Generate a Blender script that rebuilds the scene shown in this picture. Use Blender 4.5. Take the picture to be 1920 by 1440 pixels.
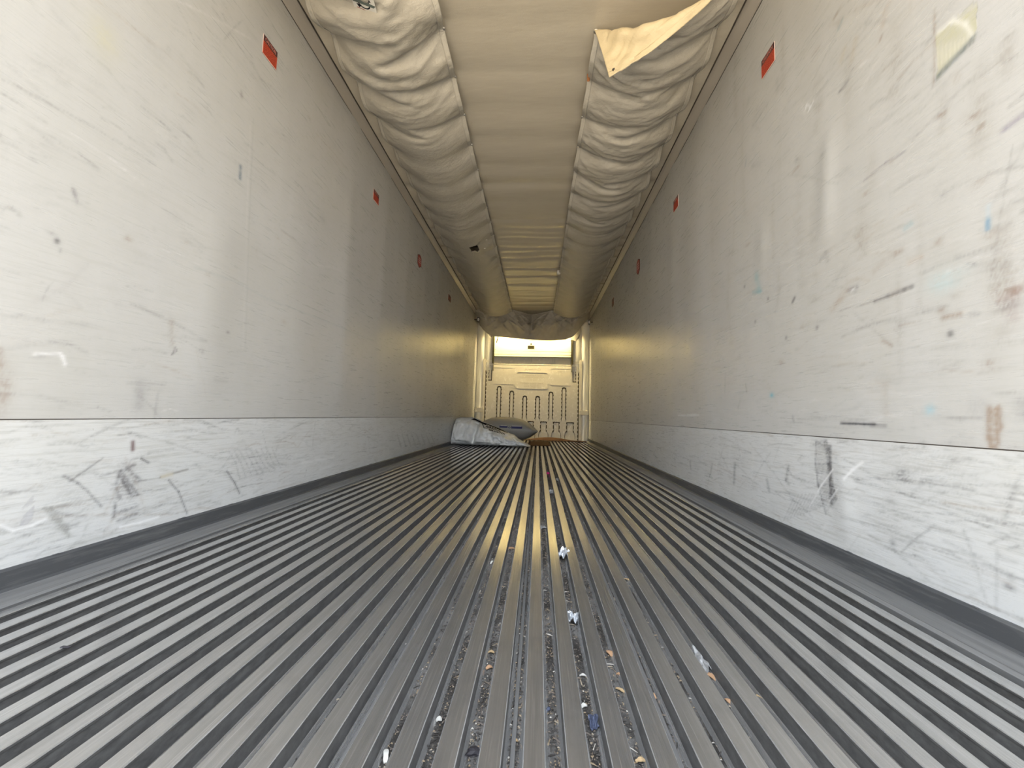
import bpy, bmesh, math, random
import numpy as np
from mathutils import Vector, Matrix

for o in list(bpy.data.objects): bpy.data.objects.remove(o, do_unlink=True)
scene = bpy.context.scene
C = scene.collection
random.seed(7)

# ------------------------------------------------------------------ camera, sky, sun, exposure
YAW, PITCH, ROLL, CX = 0.06956, 0.08228, 0.02821, 0.15156
FPX = 721.0
_cy, _sy, _cp, _sp = math.cos(YAW), math.sin(YAW), math.cos(PITCH), math.sin(PITCH)
_f = Vector((-_sy*_cp, _cy*_cp, _sp)); _r = Vector((_cy, _sy, 0)); _u = _r.cross(_f)
_cr, _sr = math.cos(ROLL), math.sin(ROLL)
RX = _cr*_r + _sr*_u; UX = -_sr*_r + _cr*_u
cam = bpy.data.cameras.new('camera'); co = bpy.data.objects.new('camera', cam); C.objects.link(co)
co.matrix_world = Matrix(((RX.x, UX.x, -_f.x, CX), (RX.y, UX.y, -_f.y, 0), (RX.z, UX.z, -_f.z, 0), (0, 0, 0, 1)))
cam.sensor_width = 36.0; cam.lens = FPX/1920*36.0; cam.clip_start = 0.05; cam.clip_end = 300
scene.camera = co
scene.view_settings.view_transform = 'Standard'; scene.view_settings.look = 'None'
scene.view_settings.gamma = 1; scene.view_settings.use_curve_mapping = False
scene.view_settings.exposure = 0.12

world = bpy.data.worlds.new('sky'); scene.world = world; world.use_nodes = True
wn = world.node_tree.nodes; wl = world.node_tree.links
bg = wn['Background']
# hazy bright sky: pale at the horizon, bluer overhead, the same all the way round
tcw = wn.new('ShaderNodeTexCoord'); spw = wn.new('ShaderNodeSeparateXYZ'); rpw = wn.new('ShaderNodeValToRGB')
wl.new(tcw.outputs['Generated'], spw.inputs[0]); wl.new(spw.outputs[2], rpw.inputs[0]); wl.new(rpw.outputs[0], bg.inputs[0])
rpw.color_ramp.elements[0].position = 0.0; rpw.color_ramp.elements[0].color = (0.36, 0.363, 0.365, 1)
rpw.color_ramp.elements[1].position = 0.75; rpw.color_ramp.elements[1].color = (1.0, 1.09, 1.22, 1)
bg.inputs[1].default_value = 6.7
sun = bpy.data.lights.new('sun', 'SUN'); sun.energy = 11.5; sun.angle = math.radians(0.6); sun.color = (1.0, 0.90, 0.74)
so = bpy.data.objects.new('sun', sun); C.objects.link(so)
sd = Vector((-0.75, 0.55, 1.15)).normalized()                      # towards the sun: from the front left, never into the opening
so.rotation_euler = sd.to_track_quat('Z', 'Y').to_euler()

# ------------------------------------------------------------------ picture-to-place helpers (a pixel ray met with a real plane)
def ray(px, py): return RX*((px-960)/FPX) - UX*((py-720)/FPX) + _f
def onx(px, py, x):
    d = ray(px, py); t = (x-CX)/d.x; return Vector((x, d.y*t, d.z*t))
def onz(px, py, z):
    d = ray(px, py); t = z/d.z; return Vector((CX+d.x*t, d.y*t, z))
def ony(px, py, y):
    d = ray(px, py); t = y/d.y; return Vector((CX+d.x*t, y, d.z*t))

# ------------------------------------------------------------------ dimensions
WX = 1.245; Y0 = 0.45; Y1 = 8.46; ZF = -0.50; ZG = -0.535; ZC = 2.19; ZW = 2.148; ZB = -0.44; ZS = -0.046

# ------------------------------------------------------------------ materials
def mat(name, col, rough=0.5, metal=0.0, spec=0.5):
    m = bpy.data.materials.new(name); m.use_nodes = True
    b = m.node_tree.nodes['Principled BSDF']
    b.inputs['Base Color'].default_value = (*col, 1); b.inputs['Roughness'].default_value = rough
    b.inputs['Metallic'].default_value = metal; b.inputs['Specular IOR Level'].default_value = spec
    return m
class NT:
    def __init__(s, m): s.m = m; s.n = m.node_tree.nodes; s.l = m.node_tree.links; s.b = s.n['Principled BSDF']
    def new(s, t, **k):
        n = s.n.new(t)
        for a, v in k.items(): setattr(n, a, v)
        return n
    def coord(s, scale=(1, 1, 1), kind='Object', loc=None):
        tc = s.new('ShaderNodeTexCoord'); mp = s.new('ShaderNodeMapping'); mp.inputs['Scale'].default_value = scale
        s.l.new(tc.outputs[kind], mp.inputs[0])
        if loc is not None: s.l.new(loc, mp.inputs['Location'])
        return mp.outputs[0]
    def noise(s, vec, scale, detail=4, rough=0.6, dist=0.0):
        n = s.new('ShaderNodeTexNoise'); n.inputs['Scale'].default_value = scale; n.inputs['Detail'].default_value = detail
        n.inputs['Roughness'].default_value = rough; n.inputs['Distortion'].default_value = dist
        s.l.new(vec, n.inputs['Vector']); return n.outputs[0]
    def ramp(s, fac, stops):
        r = s.new('ShaderNodeValToRGB'); e = r.color_ramp.elements
        while len(e) < len(stops): e.new(0.5)
        for k, (p, c) in enumerate(stops):
            e[k].position = p; e[k].color = (*c, 1) if not isinstance(c, (int, float)) else (c, c, c, 1)
        s.l.new(fac, r.inputs[0]); return r.outputs[0]
    def mix(s, fac, a, b, mode='MIX'):
        n = s.new('ShaderNodeMix', data_type='RGBA', blend_type=mode)
        for sock, v in ((n.inputs['Factor'], fac), (n.inputs[6], a), (n.inputs[7], b)):
            if isinstance(v, (int, float)): sock.default_value = v
            elif isinstance(v, tuple): sock.default_value = (*v, 1)
            else: s.l.new(v, sock)
        return n.outputs[2]
    def math(s, op, a, b=0.0):
        n = s.new('ShaderNodeMath', operation=op)
        for k, v in enumerate((a, b)):
            if isinstance(v, (int, float)): n.inputs[k].default_value = v
            else: s.l.new(v, n.inputs[k])
        return n.outputs[0]
    def bump(s, h, strength=0.3, dist=0.01):
        n = s.new('ShaderNodeBump'); n.inputs['Strength'].default_value = strength; n.inputs['Distance'].default_value = dist
        s.l.new(h, n.inputs['Height']); s.l.new(n.outputs[0], s.b.inputs['Normal'])
    def col(s, c): s.l.new(c, s.b.inputs['Base Color'])
    def rough(s, c): s.l.new(c, s.b.inputs['Roughness'])

M = {}
# white liner of the side walls: scuffs come from the 'wear' attribute, faint streaks and stipple from noise
def wall_material(name, base, streak):
    m = mat(name, base, 0.36, 0, 0.5); t = NT(m)
    v = t.coord((1, 1, 1))
    hs = t.noise(t.coord((3, 1.6, 26)), 3.0, 6, 0.75)               # fine, lengthwise rub marks
    vs = t.noise(t.coord((3, 7, 0.5)), 1.4, 4, 0.6)                # vertical water streaks
    bl = t.noise(v, 1.7, 5, 0.6)
    c = t.mix(t.ramp(hs, [(0.50, 0.0), (0.72, streak)]), base, (base[0]*0.60, base[1]*0.585, base[2]*0.55))
    c = t.mix(t.ramp(vs, [(0.15, 0.0), (0.90, 0.46)]), c, (base[0]*0.78, base[1]*0.77, base[2]*0.72))
    c = t.mix(t.ramp(bl, [(0.20, 0.0), (0.85, 0.36)]), c, (base[0]*0.84, base[1]*0.81, base[2]*0.72))
    sp = t.noise(t.coord((14, 14, 9)), 6.0, 3, 0.7)
    c = t.mix(t.ramp(sp, [(0.68, 0.0), (0.80, 0.34)]), c, (0.26, 0.245, 0.225))
    a = t.new('ShaderNodeAttribute', attribute_name='wear')
    c = t.mix(a.outputs['Alpha'], c, a.outputs['Color'])
    t.col(c)
    t.rough(t.ramp(hs, [(0.3, 0.25), (0.8, 0.36)]))
    weave = t.noise(t.coord((1, 60, 60)), 4.0, 2, 0.5)
    t.bump(t.math('ADD', t.math('MULTIPLY', weave, 0.25), hs), 0.16, 0.004)
    return m
M['wall'] = wall_material('white_wall_liner', (0.440, 0.437, 0.427), 0.34)
M['kick'] = wall_material('scuffed_lower_liner', (0.53, 0.537, 0.537), 0.80)
M['backing'] = mat('wall_backing', (0.55, 0.54, 0.50), 0.6)

def cloth_material(name, base, rough, spec=0.4, trans=0.0):
    m = mat(name, base, rough, 0, spec); t = NT(m)
    a = t.noise(t.coord((1, 1, 1)), 7.0, 5, 0.65)
    c = t.mix(t.ramp(a, [(0.40, 0.0), (0.75, 0.45)]), base, (base[0]*0.78, base[1]*0.76, base[2]*0.70)); t.col(c)
    w = t.noise(t.coord((26, 60, 40)), 1.0, 4, 0.65, 0.6)
    w2 = t.noise(t.coord((70, 70, 70)), 6.0, 2, 0.5)
    t.bump(t.math('ADD', w, t.math('MULTIPLY', w2, 0.12)), 0.35, 0.012)
    return m
M['cloth'] = cloth_material('tarpaulin', (0.375, 0.348, 0.298), 0.42)
M['cloth_back'] = cloth_material('aged_tarpaulin_back', (0.56, 0.46, 0.29), 0.5)
M['cloth_hem'] = cloth_material('tarpaulin_hem', (0.40, 0.372, 0.32), 0.45)
M['ceil'] = mat('ceiling_liner', (0.66, 0.62, 0.545), 0.27); t = NT(M['ceil'])
_n = t.noise(t.coord((2.2, 9, 1)), 2.0, 5, 0.6)
t.col(t.mix(t.ramp(_n, [(0.35, 0.0), (0.75, 0.40)]), (0.43, 0.387, 0.315), (0.375, 0.335, 0.268)))
t.bump(t.math('ADD', t.noise(t.coord((1.2, 5, 1)), 2.0, 3, 0.5), t.math('MULTIPLY', t.noise(t.coord((90, 90, 1)), 3.0, 2, 0.5), 0.08)), 0.22, 0.02)
M['cove'] = mat('cove_trim', (0.29, 0.262, 0.228), 0.35)
M['dark_line'] = mat('dark_sealant', (0.05, 0.042, 0.035), 0.7)

# aluminium floor rails, worn bright on top
M['alu'] = mat('worn_aluminium', (0.40, 0.39, 0.375), 0.32, 0.93); t = NT(M['alu'])
oi = t.new('ShaderNodeObjectInfo'); cmb = t.new('ShaderNodeCombineXYZ')
t.l.new(t.math('MULTIPLY', oi.outputs['Random'], 40.0), cmb.inputs[1]); t.l.new(t.math('MULTIPLY', oi.outputs['Random'], 17.0), cmb.inputs[0])
n1 = t.noise(t.coord((30, 0.9, 8), loc=cmb.outputs[0]), 2.2, 5, 0.7)
n2 = t.noise(t.coord((9, 7, 5), loc=cmb.outputs[0]), 2.0, 5, 0.7)
n3 = t.noise(t.coord((120, 2.2, 40), loc=cmb.outputs[0]), 2.0, 3, 0.7)
c = t.mix(t.ramp(n1, [(0.35, 0.0), (0.70, 0.75)]), (0.52, 0.518, 0.51), (0.68, 0.677, 0.67))
c = t.mix(t.ramp(n2, [(0.50, 0.0), (0.72, 0.55)]), c, (0.47, 0.465, 0.455))
c = t.mix(t.ramp(n3, [(0.54, 0.0), (0.72, 0.75)]), c, (0.78, 0.775, 0.765))
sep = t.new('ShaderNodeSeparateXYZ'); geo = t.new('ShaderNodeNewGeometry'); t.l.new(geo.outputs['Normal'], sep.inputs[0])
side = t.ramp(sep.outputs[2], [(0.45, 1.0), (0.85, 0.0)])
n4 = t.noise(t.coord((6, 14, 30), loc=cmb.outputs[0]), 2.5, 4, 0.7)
side_tone = t.mix(t.ramp(n4, [(0.35, 0.0), (0.65, 1.0)]), (0.070, 0.068, 0.064), (0.028, 0.026, 0.024))  # faces that point sideways are mixed towards this darker mottled colour
t.col(t.mix(t.math('MULTIPLY', side, 0.93), c, side_tone))
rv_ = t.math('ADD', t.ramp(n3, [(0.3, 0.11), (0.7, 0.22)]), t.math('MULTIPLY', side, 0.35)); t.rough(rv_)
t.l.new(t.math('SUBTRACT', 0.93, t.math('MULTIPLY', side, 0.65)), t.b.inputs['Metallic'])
t.bump(t.math('ADD', n3, t.math('MULTIPLY', n2, 0.5)), 0.09, 0.002)
M['pan'] = mat('dirty_floor_pan', (0.10, 0.095, 0.088), 0.75); t = NT(M['pan'])
p1 = t.noise(t.coord((5, 2.2, 1)), 2.5, 6, 0.72); p2 = t.noise(t.coord((1, 1, 1)), 130.0, 3, 0.75)
c = t.mix(t.ramp(p1, [(0.40, 0.0), (0.58, 1.0)]), (0.125, 0.12, 0.113), (0.022, 0.019, 0.016))
c = t.mix(t.ramp(p2, [(0.60, 0.0), (0.70, 0.55)]), c, (0.16, 0.142, 0.115)); t.col(c)
t.bump(t.math('ADD', p2, p1), 0.6, 0.006)
M['curb'] = mat('dark_grey_curb', (0.10, 0.102, 0.105), 0.5, 0.3); t = NT(M['curb'])
n = t.noise(t.coord((30, 2, 20)), 2.0, 5, 0.7)
t.col(t.mix(t.ramp(n, [(0.5, 0.0), (0.74, 0.7)]), (0.07, 0.072, 0.075), (0.17, 0.17, 0.167)))
M['plate'] = mat('grey_edge_plate', (0.24, 0.235, 0.225), 0.45, 0.5); t = NT(M['plate'])
n = t.noise(t.coord((26, 1.4, 10)), 2.0, 5, 0.7)
t.col(t.mix(t.ramp(n, [(0.4, 0.0), (0.7, 0.8)]), (0.19, 0.189, 0.186), (0.29, 0.287, 0.28)))

M['bulk'] = mat('beige_moulded_plastic', (0.62, 0.565, 0.45), 0.42); t = NT(M['bulk'])
n = t.noise(t.coord((9, 9, 5)), 2.0, 6, 0.75); n2 = t.noise(t.coord((3, 3, 26)), 2.0, 4, 0.7)
c = t.mix(t.ramp(n, [(0.55, 0.0), (0.66, 0.75)]), (0.62, 0.57, 0.465), (0.80, 0.76, 0.67))
t.col(t.mix(t.ramp(n2, [(0.55, 0.0), (0.75, 0.5)]), c, (0.54, 0.49, 0.38)))
M['cover'] = mat('white_cover_sheet', (0.86, 0.81, 0.60), 0.35); t = NT(M['cover'])
n = t.noise(t.coord((16, 16, 16)), 3.0, 5, 0.8)
t.col(t.mix(t.ramp(n, [(0.62, 0.0), (0.72, 0.5)]), (0.86, 0.81, 0.60), (0.50, 0.44, 0.26)))
M['post'] = mat('glossy_white_corner_sheet', (0.78, 0.75, 0.66), 0.13); 
M['sack'] = mat('white_woven_sack', (0.80, 0.815, 0.81), 0.27); t = NT(M['sack'])
n = t.noise(t.coord((9, 9, 9)), 1.6, 4, 0.6, 0.8); n2 = t.noise(t.coord((1, 1, 1)), 90.0, 2, 0.5)
t.bump(t.math('ADD', n, t.math('MULTIPLY', n2, 0.08)), 0.45, 0.03)
M['dunnage'] = mat('grey_woven_air_bag', (0.30, 0.293, 0.275), 0.5); t = NT(M['dunnage'])
n = t.noise(t.coord((40, 8, 8)), 2.0, 3, 0.6); t.bump(n, 0.15, 0.008)
M['navy'] = mat('navy_print', (0.012, 0.012, 0.10), 0.5)
M['black'] = mat('black_print', (0.010, 0.010, 0.014), 0.9, 0, 0.1)
M['olive'] = mat('dark_olive_print', (0.045, 0.038, 0.014), 0.9, 0, 0.1)
M['red'] = mat('orange_red_vinyl', (0.43, 0.055, 0.02), 0.4)
M['red_deep'] = mat('deep_red_vinyl', (0.30, 0.025, 0.02), 0.4)
M['brownred'] = mat('brown_label', (0.10, 0.025, 0.015), 0.5)
M['pink'] = mat('label_edge', (0.58, 0.45, 0.40), 0.5)
M['white'] = mat('white_print', (0.60, 0.58, 0.53), 0.5)
M['header'] = mat('dark_red_black_header', (0.045, 0.012, 0.012), 0.4)
M['redtext'] = mat('dark_red_print', (0.22, 0.02, 0.012), 0.5)
M['lettering'] = mat('header_lettering', (0.38, 0.14, 0.11), 0.5)
M['greygreen'] = mat('grey_green_print', (0.10, 0.12, 0.108), 0.8, 0, 0.2)
M['card'] = mat('brown_cardboard', (0.095, 0.047, 0.018), 0.9, 0, 0.2)
M['card_dark'] = mat('dark_brown_cardboard', (0.045, 0.021, 0.010), 0.9, 0, 0.2)  # darker brown of the curled strip by the bulkhead
M['steel'] = mat('zinc_steel', (0.55, 0.53, 0.50), 0.35, 0.9)
M['blackmetal'] = mat('black_metal', (0.03, 0.025, 0.02), 0.5)
M['wood'] = mat('pale_wood', (0.46, 0.33, 0.18), 0.7)
M['wood_tan'] = mat('tan_wood', (0.40, 0.24, 0.135), 0.7)
M['foil'] = mat('crumpled_foil', (0.42, 0.44, 0.46), 0.3, 0.6)
M['film'] = mat('clear_plastic_film', (0.25, 0.25, 0.246), 0.25)
M['blue'] = mat('faded_blue_scrap', (0.05, 0.062, 0.105), 0.6)
M['magenta'] = mat('magenta_scrap', (0.65, 0.03, 0.22), 0.5)
M['paper'] = mat('white_scrap', (0.56, 0.55, 0.51), 0.7)
M['dark_scrap'] = mat('dark_scrap', (0.018, 0.016, 0.02), 0.6)
M['rubber'] = mat('trailer_roof', (0.5, 0.5, 0.5), 0.7)
M['ground'] = mat('sunlit_concrete', (0.50, 0.44, 0.35), 0.9); t = NT(M['ground'])
t.col(t.mix(t.noise(t.coord((1, 1, 1)), 0.8, 5, 0.7), (0.46, 0.375, 0.26), (0.58, 0.485, 0.35)))
M['bulb'] = mat('lit_lamp_diffuser', (1, 0.9, 0.65), 0.5)
_b = M['bulb'].node_tree.nodes['Principled BSDF']; _b.inputs['Emission Color'].default_value = (1.0, 0.80, 0.40, 1); _b.inputs['Emission Strength'].default_value = 500.0

# ------------------------------------------------------------------ object helpers
def link(name, me, m=None, parent=None):
    o = bpy.data.objects.new(name, me); C.objects.link(o)
    if m is not None and me is not None and not me.materials: me.materials.append(m)
    if parent is not None: o.parent = parent
    return o
def tag(o, label=None, cat=None, group=None, kind=None):
    if label: o['label'] = label
    if cat: o['category'] = cat
    if group: o['group'] = group
    if kind: o['kind'] = kind
    return o
def empty(name, loc=(0, 0, 0)):
    o = bpy.data.objects.new(name, None); o.location = loc; o.empty_display_size = 0.1; C.objects.link(o); return o
def bm_obj(name, bm, m, parent=None, smooth=False):
    bmesh.ops.recalc_face_normals(bm, faces=bm.faces)
    me = bpy.data.meshes.new(name); bm.to_mesh(me); bm.free()
    if smooth: me.polygons.foreach_set('use_smooth', [True]*len(me.polygons))
    return link(name, me, m, parent)
def add_box(bm, x0, x1, y0, y1, z0, z1, bev=0.0):
    vs = [bm.verts.new(p) for p in ((x0, y0, z0), (x1, y0, z0), (x1, y1, z0), (x0, y1, z0), (x0, y0, z1), (x1, y0, z1), (x1, y1, z1), (x0, y1, z1))]
    fs = [bm.faces.new([vs[i] for i in q]) for q in ((0, 3, 2, 1), (4, 5, 6, 7), (0, 1, 5, 4), (1, 2, 6, 5), (2, 3, 7, 6), (3, 0, 4, 7))]
    if bev > 0:
        es = list({e for f in fs for e in f.edges})
        bmesh.ops.bevel(bm, geom=es, offset=bev, segments=1, affect='EDGES')
def box(name, x0, x1, y0, y1, z0, z1, m, parent=None, bev=0.0):
    bm = bmesh.new(); add_box(bm, x0, x1, y0, y1, z0, z1, bev); return bm_obj(name, bm, m, parent)
def grid_mesh(name, P, thick=0.0):
    """P: (nv, nu, 3) array -> smooth quad sheet, optionally a closed sheet with thickness"""
    nv, nu = P.shape[:2]
    idx = np.arange(nv*nu).reshape(nv, nu)
    q = np.stack([idx[:-1, :-1], idx[:-1, 1:], idx[1:, 1:], idx[1:, :-1]], -1).reshape(-1, 4)
    V = P.reshape(-1, 3)
    if thick:
        du = np.gradient(P, axis=1); dv = np.gradient(P, axis=0)
        n = np.cross(du, dv); n /= np.linalg.norm(n, axis=-1, keepdims=True)+1e-9
        V = np.concatenate([V, (P+n*thick).reshape(-1, 3)]); k = nv*nu
        b = np.concatenate([idx[0, :], idx[1:, -1], idx[-1, -2::-1], idx[-2:0:-1, 0]]); b2 = np.roll(b, -1)
        rim = np.stack([b2, b, b+k, b2+k], -1)
        q = np.concatenate([q[:, ::-1], q+k, rim[:, ::-1]])
    me = bpy.data.meshes.new(name)
    me.vertices.add(len(V)); me.vertices.foreach_set('co', V.astype(np.float32).ravel())
    me.loops.add(q.size); me.loops.foreach_set('vertex_index', q.astype(np.int32).ravel())
    me.polygons.add(len(q)); me.polygons.foreach_set('loop_start', np.arange(0, q.size, 4, dtype=np.int32))
    me.polygons.foreach_set('loop_total', np.full(len(q), 4, np.int32)) if bpy.app.version < (4, 0, 0) else None
    me.polygons.foreach_set('use_smooth', np.ones(len(q), bool))
    me.update(calc_edges=True); me.validate()
    return me
def prism(name, pts, axis_fn, d0, d1, m, parent=None):
    """extrude a 2-D outline between d0 and d1; axis_fn(a, b, d) -> 3-D point"""
    bm = bmesh.new()
    A = [bm.verts.new(axis_fn(a, b, d0)) for a, b in pts]; B = [bm.verts.new(axis_fn(a, b, d1)) for a, b in pts]
    bm.faces.new(A); bm.faces.new(B[::-1]); n = len(pts)
    for i in range(n): bm.faces.new((A[i], A[(i+1) % n], B[(i+1) % n], B[i]))
    return bm_obj(name, bm, m, parent)
def curve_plate(name, outlines, ext, m, parent, y):
    """plate in the x-z plane at depth y made of an outline and holes, with thickness ext each way"""
    cu = bpy.data.curves.new(name, 'CURVE'); cu.dimensions = '2D'; cu.fill_mode = 'BOTH'; cu.extrude = ext
    for pts in outlines:
        s = cu.splines.new('POLY'); s.points.add(len(pts)-1); s.use_cyclic_u = True
        for k, (a, b) in enumerate(pts): s.points[k].co = (a, b, 0, 1)
    return curve_to_mesh(name, cu, m, parent, Matrix.Translation((0, y, 0)) @ Matrix.Rotation(math.pi/2, 4, 'X'))
def curve_to_mesh(name, cu, m, parent, mw):
    tmp = bpy.data.objects.new('tmp', cu); C.objects.link(tmp)
    dg = bpy.context.evaluated_depsgraph_get(); me = bpy.data.meshes.new_from_object(tmp.evaluated_get(dg))
    bpy.data.objects.remove(tmp); me.transform(mw); me.materials.clear(); me.name = name
    return link(name, me, m, parent)
def text(name, body, size, m, parent, mw, ext=0.0004, align='CENTER', width=None, bold=0.0):
    cu = bpy.data.curves.new(name, 'FONT'); cu.body = body; cu.size = size; cu.align_x = align; cu.align_y = 'CENTER'; cu.extrude = ext; cu.offset = bold
    cu.resolution_u = 2
    o = curve_to_mesh(name, cu, m, parent, Matrix.Identity(4))
    if width:
        xs = [v.co.x for v in o.data.vertices]; w = max(xs)-min(xs)
        o.data.transform(Matrix.Diagonal((width/w, 1, 1, 1)))
    o.data.transform(mw)
    return o
FRONT = Matrix.Rotation(math.pi/2, 4, 'X')                          # text facing the camera (towards -y)

# ------------------------------------------------------------------ outside ground
gr = box('ground', -60, 60, -80, 30, -2.05, -1.85, M['ground']); tag(gr, kind='structure')

# ------------------------------------------------------------------ side walls
def vnoise(shape, cells, rng):
    """smooth value noise on a (n, m) array with (a, b) cells"""
    a, b = cells; g = rng.random((a+2, b+2))
    yi = np.linspace(0, a, shape[0]); xi = np.linspace(0, b, shape[1])
    i = yi.astype(int); j = xi.astype(int); fy = (yi-i)[:, None]; fx = (xi-j)[None, :]
    fy = fy*fy*(3-2*fy); fx = fx*fx*(3-2*fx)
    return (g[i][:, j]*(1-fy)*(1-fx)+g[i+1][:, j]*fy*(1-fx)+g[i][:, j+1]*(1-fy)*fx+g[i+1][:, j+1]*fy*fx)

class WearSheet:
    """a fine grid of wall vertices whose scuffs and stains are painted as albedo wear"""
    def __init__(s, side, z0, z1, nz, seed):
        s.side = side; s.x = WX*side; s.rng = np.random.default_rng(seed)
        ys = [Y0]
        while ys[-1] < Y1: ys.append(ys[-1]+max(0.0035, 0.0042*ys[-1]))
        s.Y = np.array(ys); s.Y[-1] = Y1; s.Z = np.linspace(z0, z1, nz)
        s.A = np.zeros((len(s.Y), nz)); s.RGB = np.zeros((len(s.Y), nz, 3)); s.X = np.full((len(s.Y), nz), s.x)
        s.YY, s.ZZ = np.meshgrid(s.Y, s.Z, indexing='ij')
        s.grain = s.rng.random(s.A.shape)
        s.rub = vnoise(s.A.shape, (90, 200), s.rng)*0.6+s.grain*0.4
    def put(s, a, col, sl):
        A = s.A[sl]; n = np.clip(a, 0, 1); out = A+n-A*n
        w = np.where(out > 1e-6, n/np.maximum(out, 1e-6), 0)[..., None]
        s.RGB[sl] = s.RGB[sl]*(1-w)+np.array(col)*(1 if any(col is q for q in (DK, GY, BR, WH, OL)) else WK)*w; s.A[sl] = out
    def stroke(s, pts, w, col, a, breakup=0.5, world=False, soft=1.0):
        P = [(p[0], p[1]) if world else (lambda q: (q.y, q.z))(onx(p[0], p[1], s.x)) for p in pts]
        for (y0, z0), (y1, z1) in zip(P[:-1], P[1:]):
            i0, i1 = np.searchsorted(s.Y, [min(y0, y1)-2.5*w, max(y0, y1)+2.5*w]); j0, j1 = np.searchsorted(s.Z, [min(z0, z1)-2.5*w, max(z0, z1)+2.5*w])
            if i1 <= i0 or j1 <= j0: continue
            sl = (slice(i0, i1), slice(j0, j1)); yy = s.YY[sl]; zz = s.ZZ[sl]
            dy, dz = y1-y0, z1-z0; L = dy*dy+dz*dz+1e-9
            t = np.clip(((yy-y0)*dy+(zz-z0)*dz)/L, 0, 1); d = np.hypot(yy-y0-t*dy, zz-z0-t*dz)
            k = np.exp(-(d/w)**2*soft)*a
            k *= (1-breakup)+breakup*np.clip((s.rub[sl]-0.30)*2.2, 0, 1)
            s.put(k, col, sl)
    def blob(s, px, py, ry, rz, col, a, breakup=0.5):
        q = onx(px, py, s.x); i0, i1 = np.searchsorted(s.Y, [q.y-2*ry, q.y+2*ry]); j0, j1 = np.searchsorted(s.Z, [q.z-2*rz, q.z+2*rz])
        if i1 <= i0 or j1 <= j0: return
        sl = (slice(i0, i1), slice(j0, j1)); d = np.hypot((s.YY[sl]-q.y)/ry, (s.ZZ[sl]-q.z)/rz)
        s.put(np.exp(-d**2*1.3)*a*((1-breakup)+breakup*np.clip((s.rub[sl]-0.3)*2.2, 0, 1)), col, sl)
    def poly(s, pts, col, a, breakup=0.5):
        P = [(lambda q: (q.y, q.z))(onx(p[0], p[1], s.x)) for p in pts]
        ys = [p[0] for p in P]; zs = [p[1] for p in P]
        i0, i1 = np.searchsorted(s.Y, [min(ys), max(ys)]); j0, j1 = np.searchsorted(s.Z, [min(zs), max(zs)])
        if i1 <= i0 or j1 <= j0: return
        sl = (slice(i0, i1), slice(j0, j1)); yy = s.YY[sl]; zz = s.ZZ[sl]; ins = np.zeros(yy.shape, bool)
        for k in range(len(P)):
            (ya, za), (yb, zb) = P[k], P[k-1]
            ins ^= ((za > zz) != (zb > zz)) & (yy < (yb-ya)*(zz-za)/(zb-za+1e-12)+ya)
        s.put(ins*a*((1-breakup)+breakup*np.clip((s.rub[sl]-0.3)*2.2, 0, 1)), col, sl)
    def dent(s, pts, w, depth):
        """a long shallow bulge (positive = into the room) along a vertical polyline of pixels"""
        P = [onx(p[0], p[1], s.x) for p in pts]; zs = [p.z for p in P]; o = np.argsort(zs)
        yc = np.interp(s.Z, np.array(zs)[o], np.array([p.y for p in P])[o])
        fade = np.clip((s.Z-min(zs))/0.15, 0, 1)*np.clip((max(zs)-s.Z)/0.15, 0, 1)
        s.X += -s.side*depth*np.exp(-((s.YY-yc[None, :])/w)**2)*fade[None, :]
    def random_wear(s, n, zlo, zhi, seed, dark=(0.24, 0.235, 0.225)):
        r = random.Random(seed)
        for _ in range(n):
            y = 0.7*(9.0**r.random()); z = r.uniform(zlo, zhi); L = r.uniform(0.02, 0.22)*(1 if r.random() < 0.85 else 3)
            ang = r.gauss(0, 0.16) if r.random() < 0.75 else r.uniform(-1.5, 1.5)
            col = dark if r.random() < 0.72 else ((0.40, 0.31, 0.23) if r.random() < 0.7 else (0.93, 0.92, 0.90))
            pts = [(y+L*math.cos(ang)*t, z+L*math.sin(ang)*t+0.01*math.sin(3*t)) for t in (0, 0.5, 1)]
            s.stroke(pts, r.uniform(0.0022, 0.006), col, r.uniform(0.10, 0.42), 0.75, world=True)
        for _ in range(n//3):
            y = 0.7*(9.0**r.random()); z = r.uniform(zlo, zhi); a = r.uniform(-0.4, 0.4)
            for k in range(r.randint(3, 8)):
                yy = y+r.uniform(-.05, .05); zz = z+r.uniform(-.03, .03); L = r.uniform(.02, .10)
                s.stroke([(yy, zz), (yy+L*math.cos(a), zz+L*math.sin(a))], 0.004, dark, r.uniform(.06, .20), 0.8, world=True)
    def build(s, name, m, parent, rim):
        P = np.stack([s.X, s.YY, s.ZZ], -1)
        if s.side > 0: P = P[:, ::-1]; A = s.A[:, ::-1]; R = s.RGB[:, ::-1]
        else: A, R = s.A, s.RGB
        me = grid_mesh(name, P)
        at = me.attributes.new('wear', 'FLOAT_COLOR', 'POINT')
        at.data.foreach_set('color', np.concatenate([R, A[..., None]], -1).astype(np.float32).ravel())
        return link(name, me, m, parent)

DK = (0.075, 0.072, 0.075); GY = (0.23, 0.225, 0.22); BR = (0.19, 0.13, 0.085); WH = (0.62, 0.62, 0.61); OL = (0.40, 0.385, 0.25); WK = 0.66
lu = WearSheet(-1, ZS, ZW, 300, 1); ll = WearSheet(-1, ZB-0.02, ZS-0.0025, 86, 2)
ru = WearSheet(1, ZS, ZW, 300, 3); rl = WearSheet(1, ZB-0.02, ZS-0.0025, 86, 4)
lu.random_wear(260, ZS, 1.75, 11); ll.random_wear(300, ZB, ZS, 12); ru.random_wear(520, ZS, 1.9, 13); rl.random_wear(330, ZB, ZS, 14)
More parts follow.
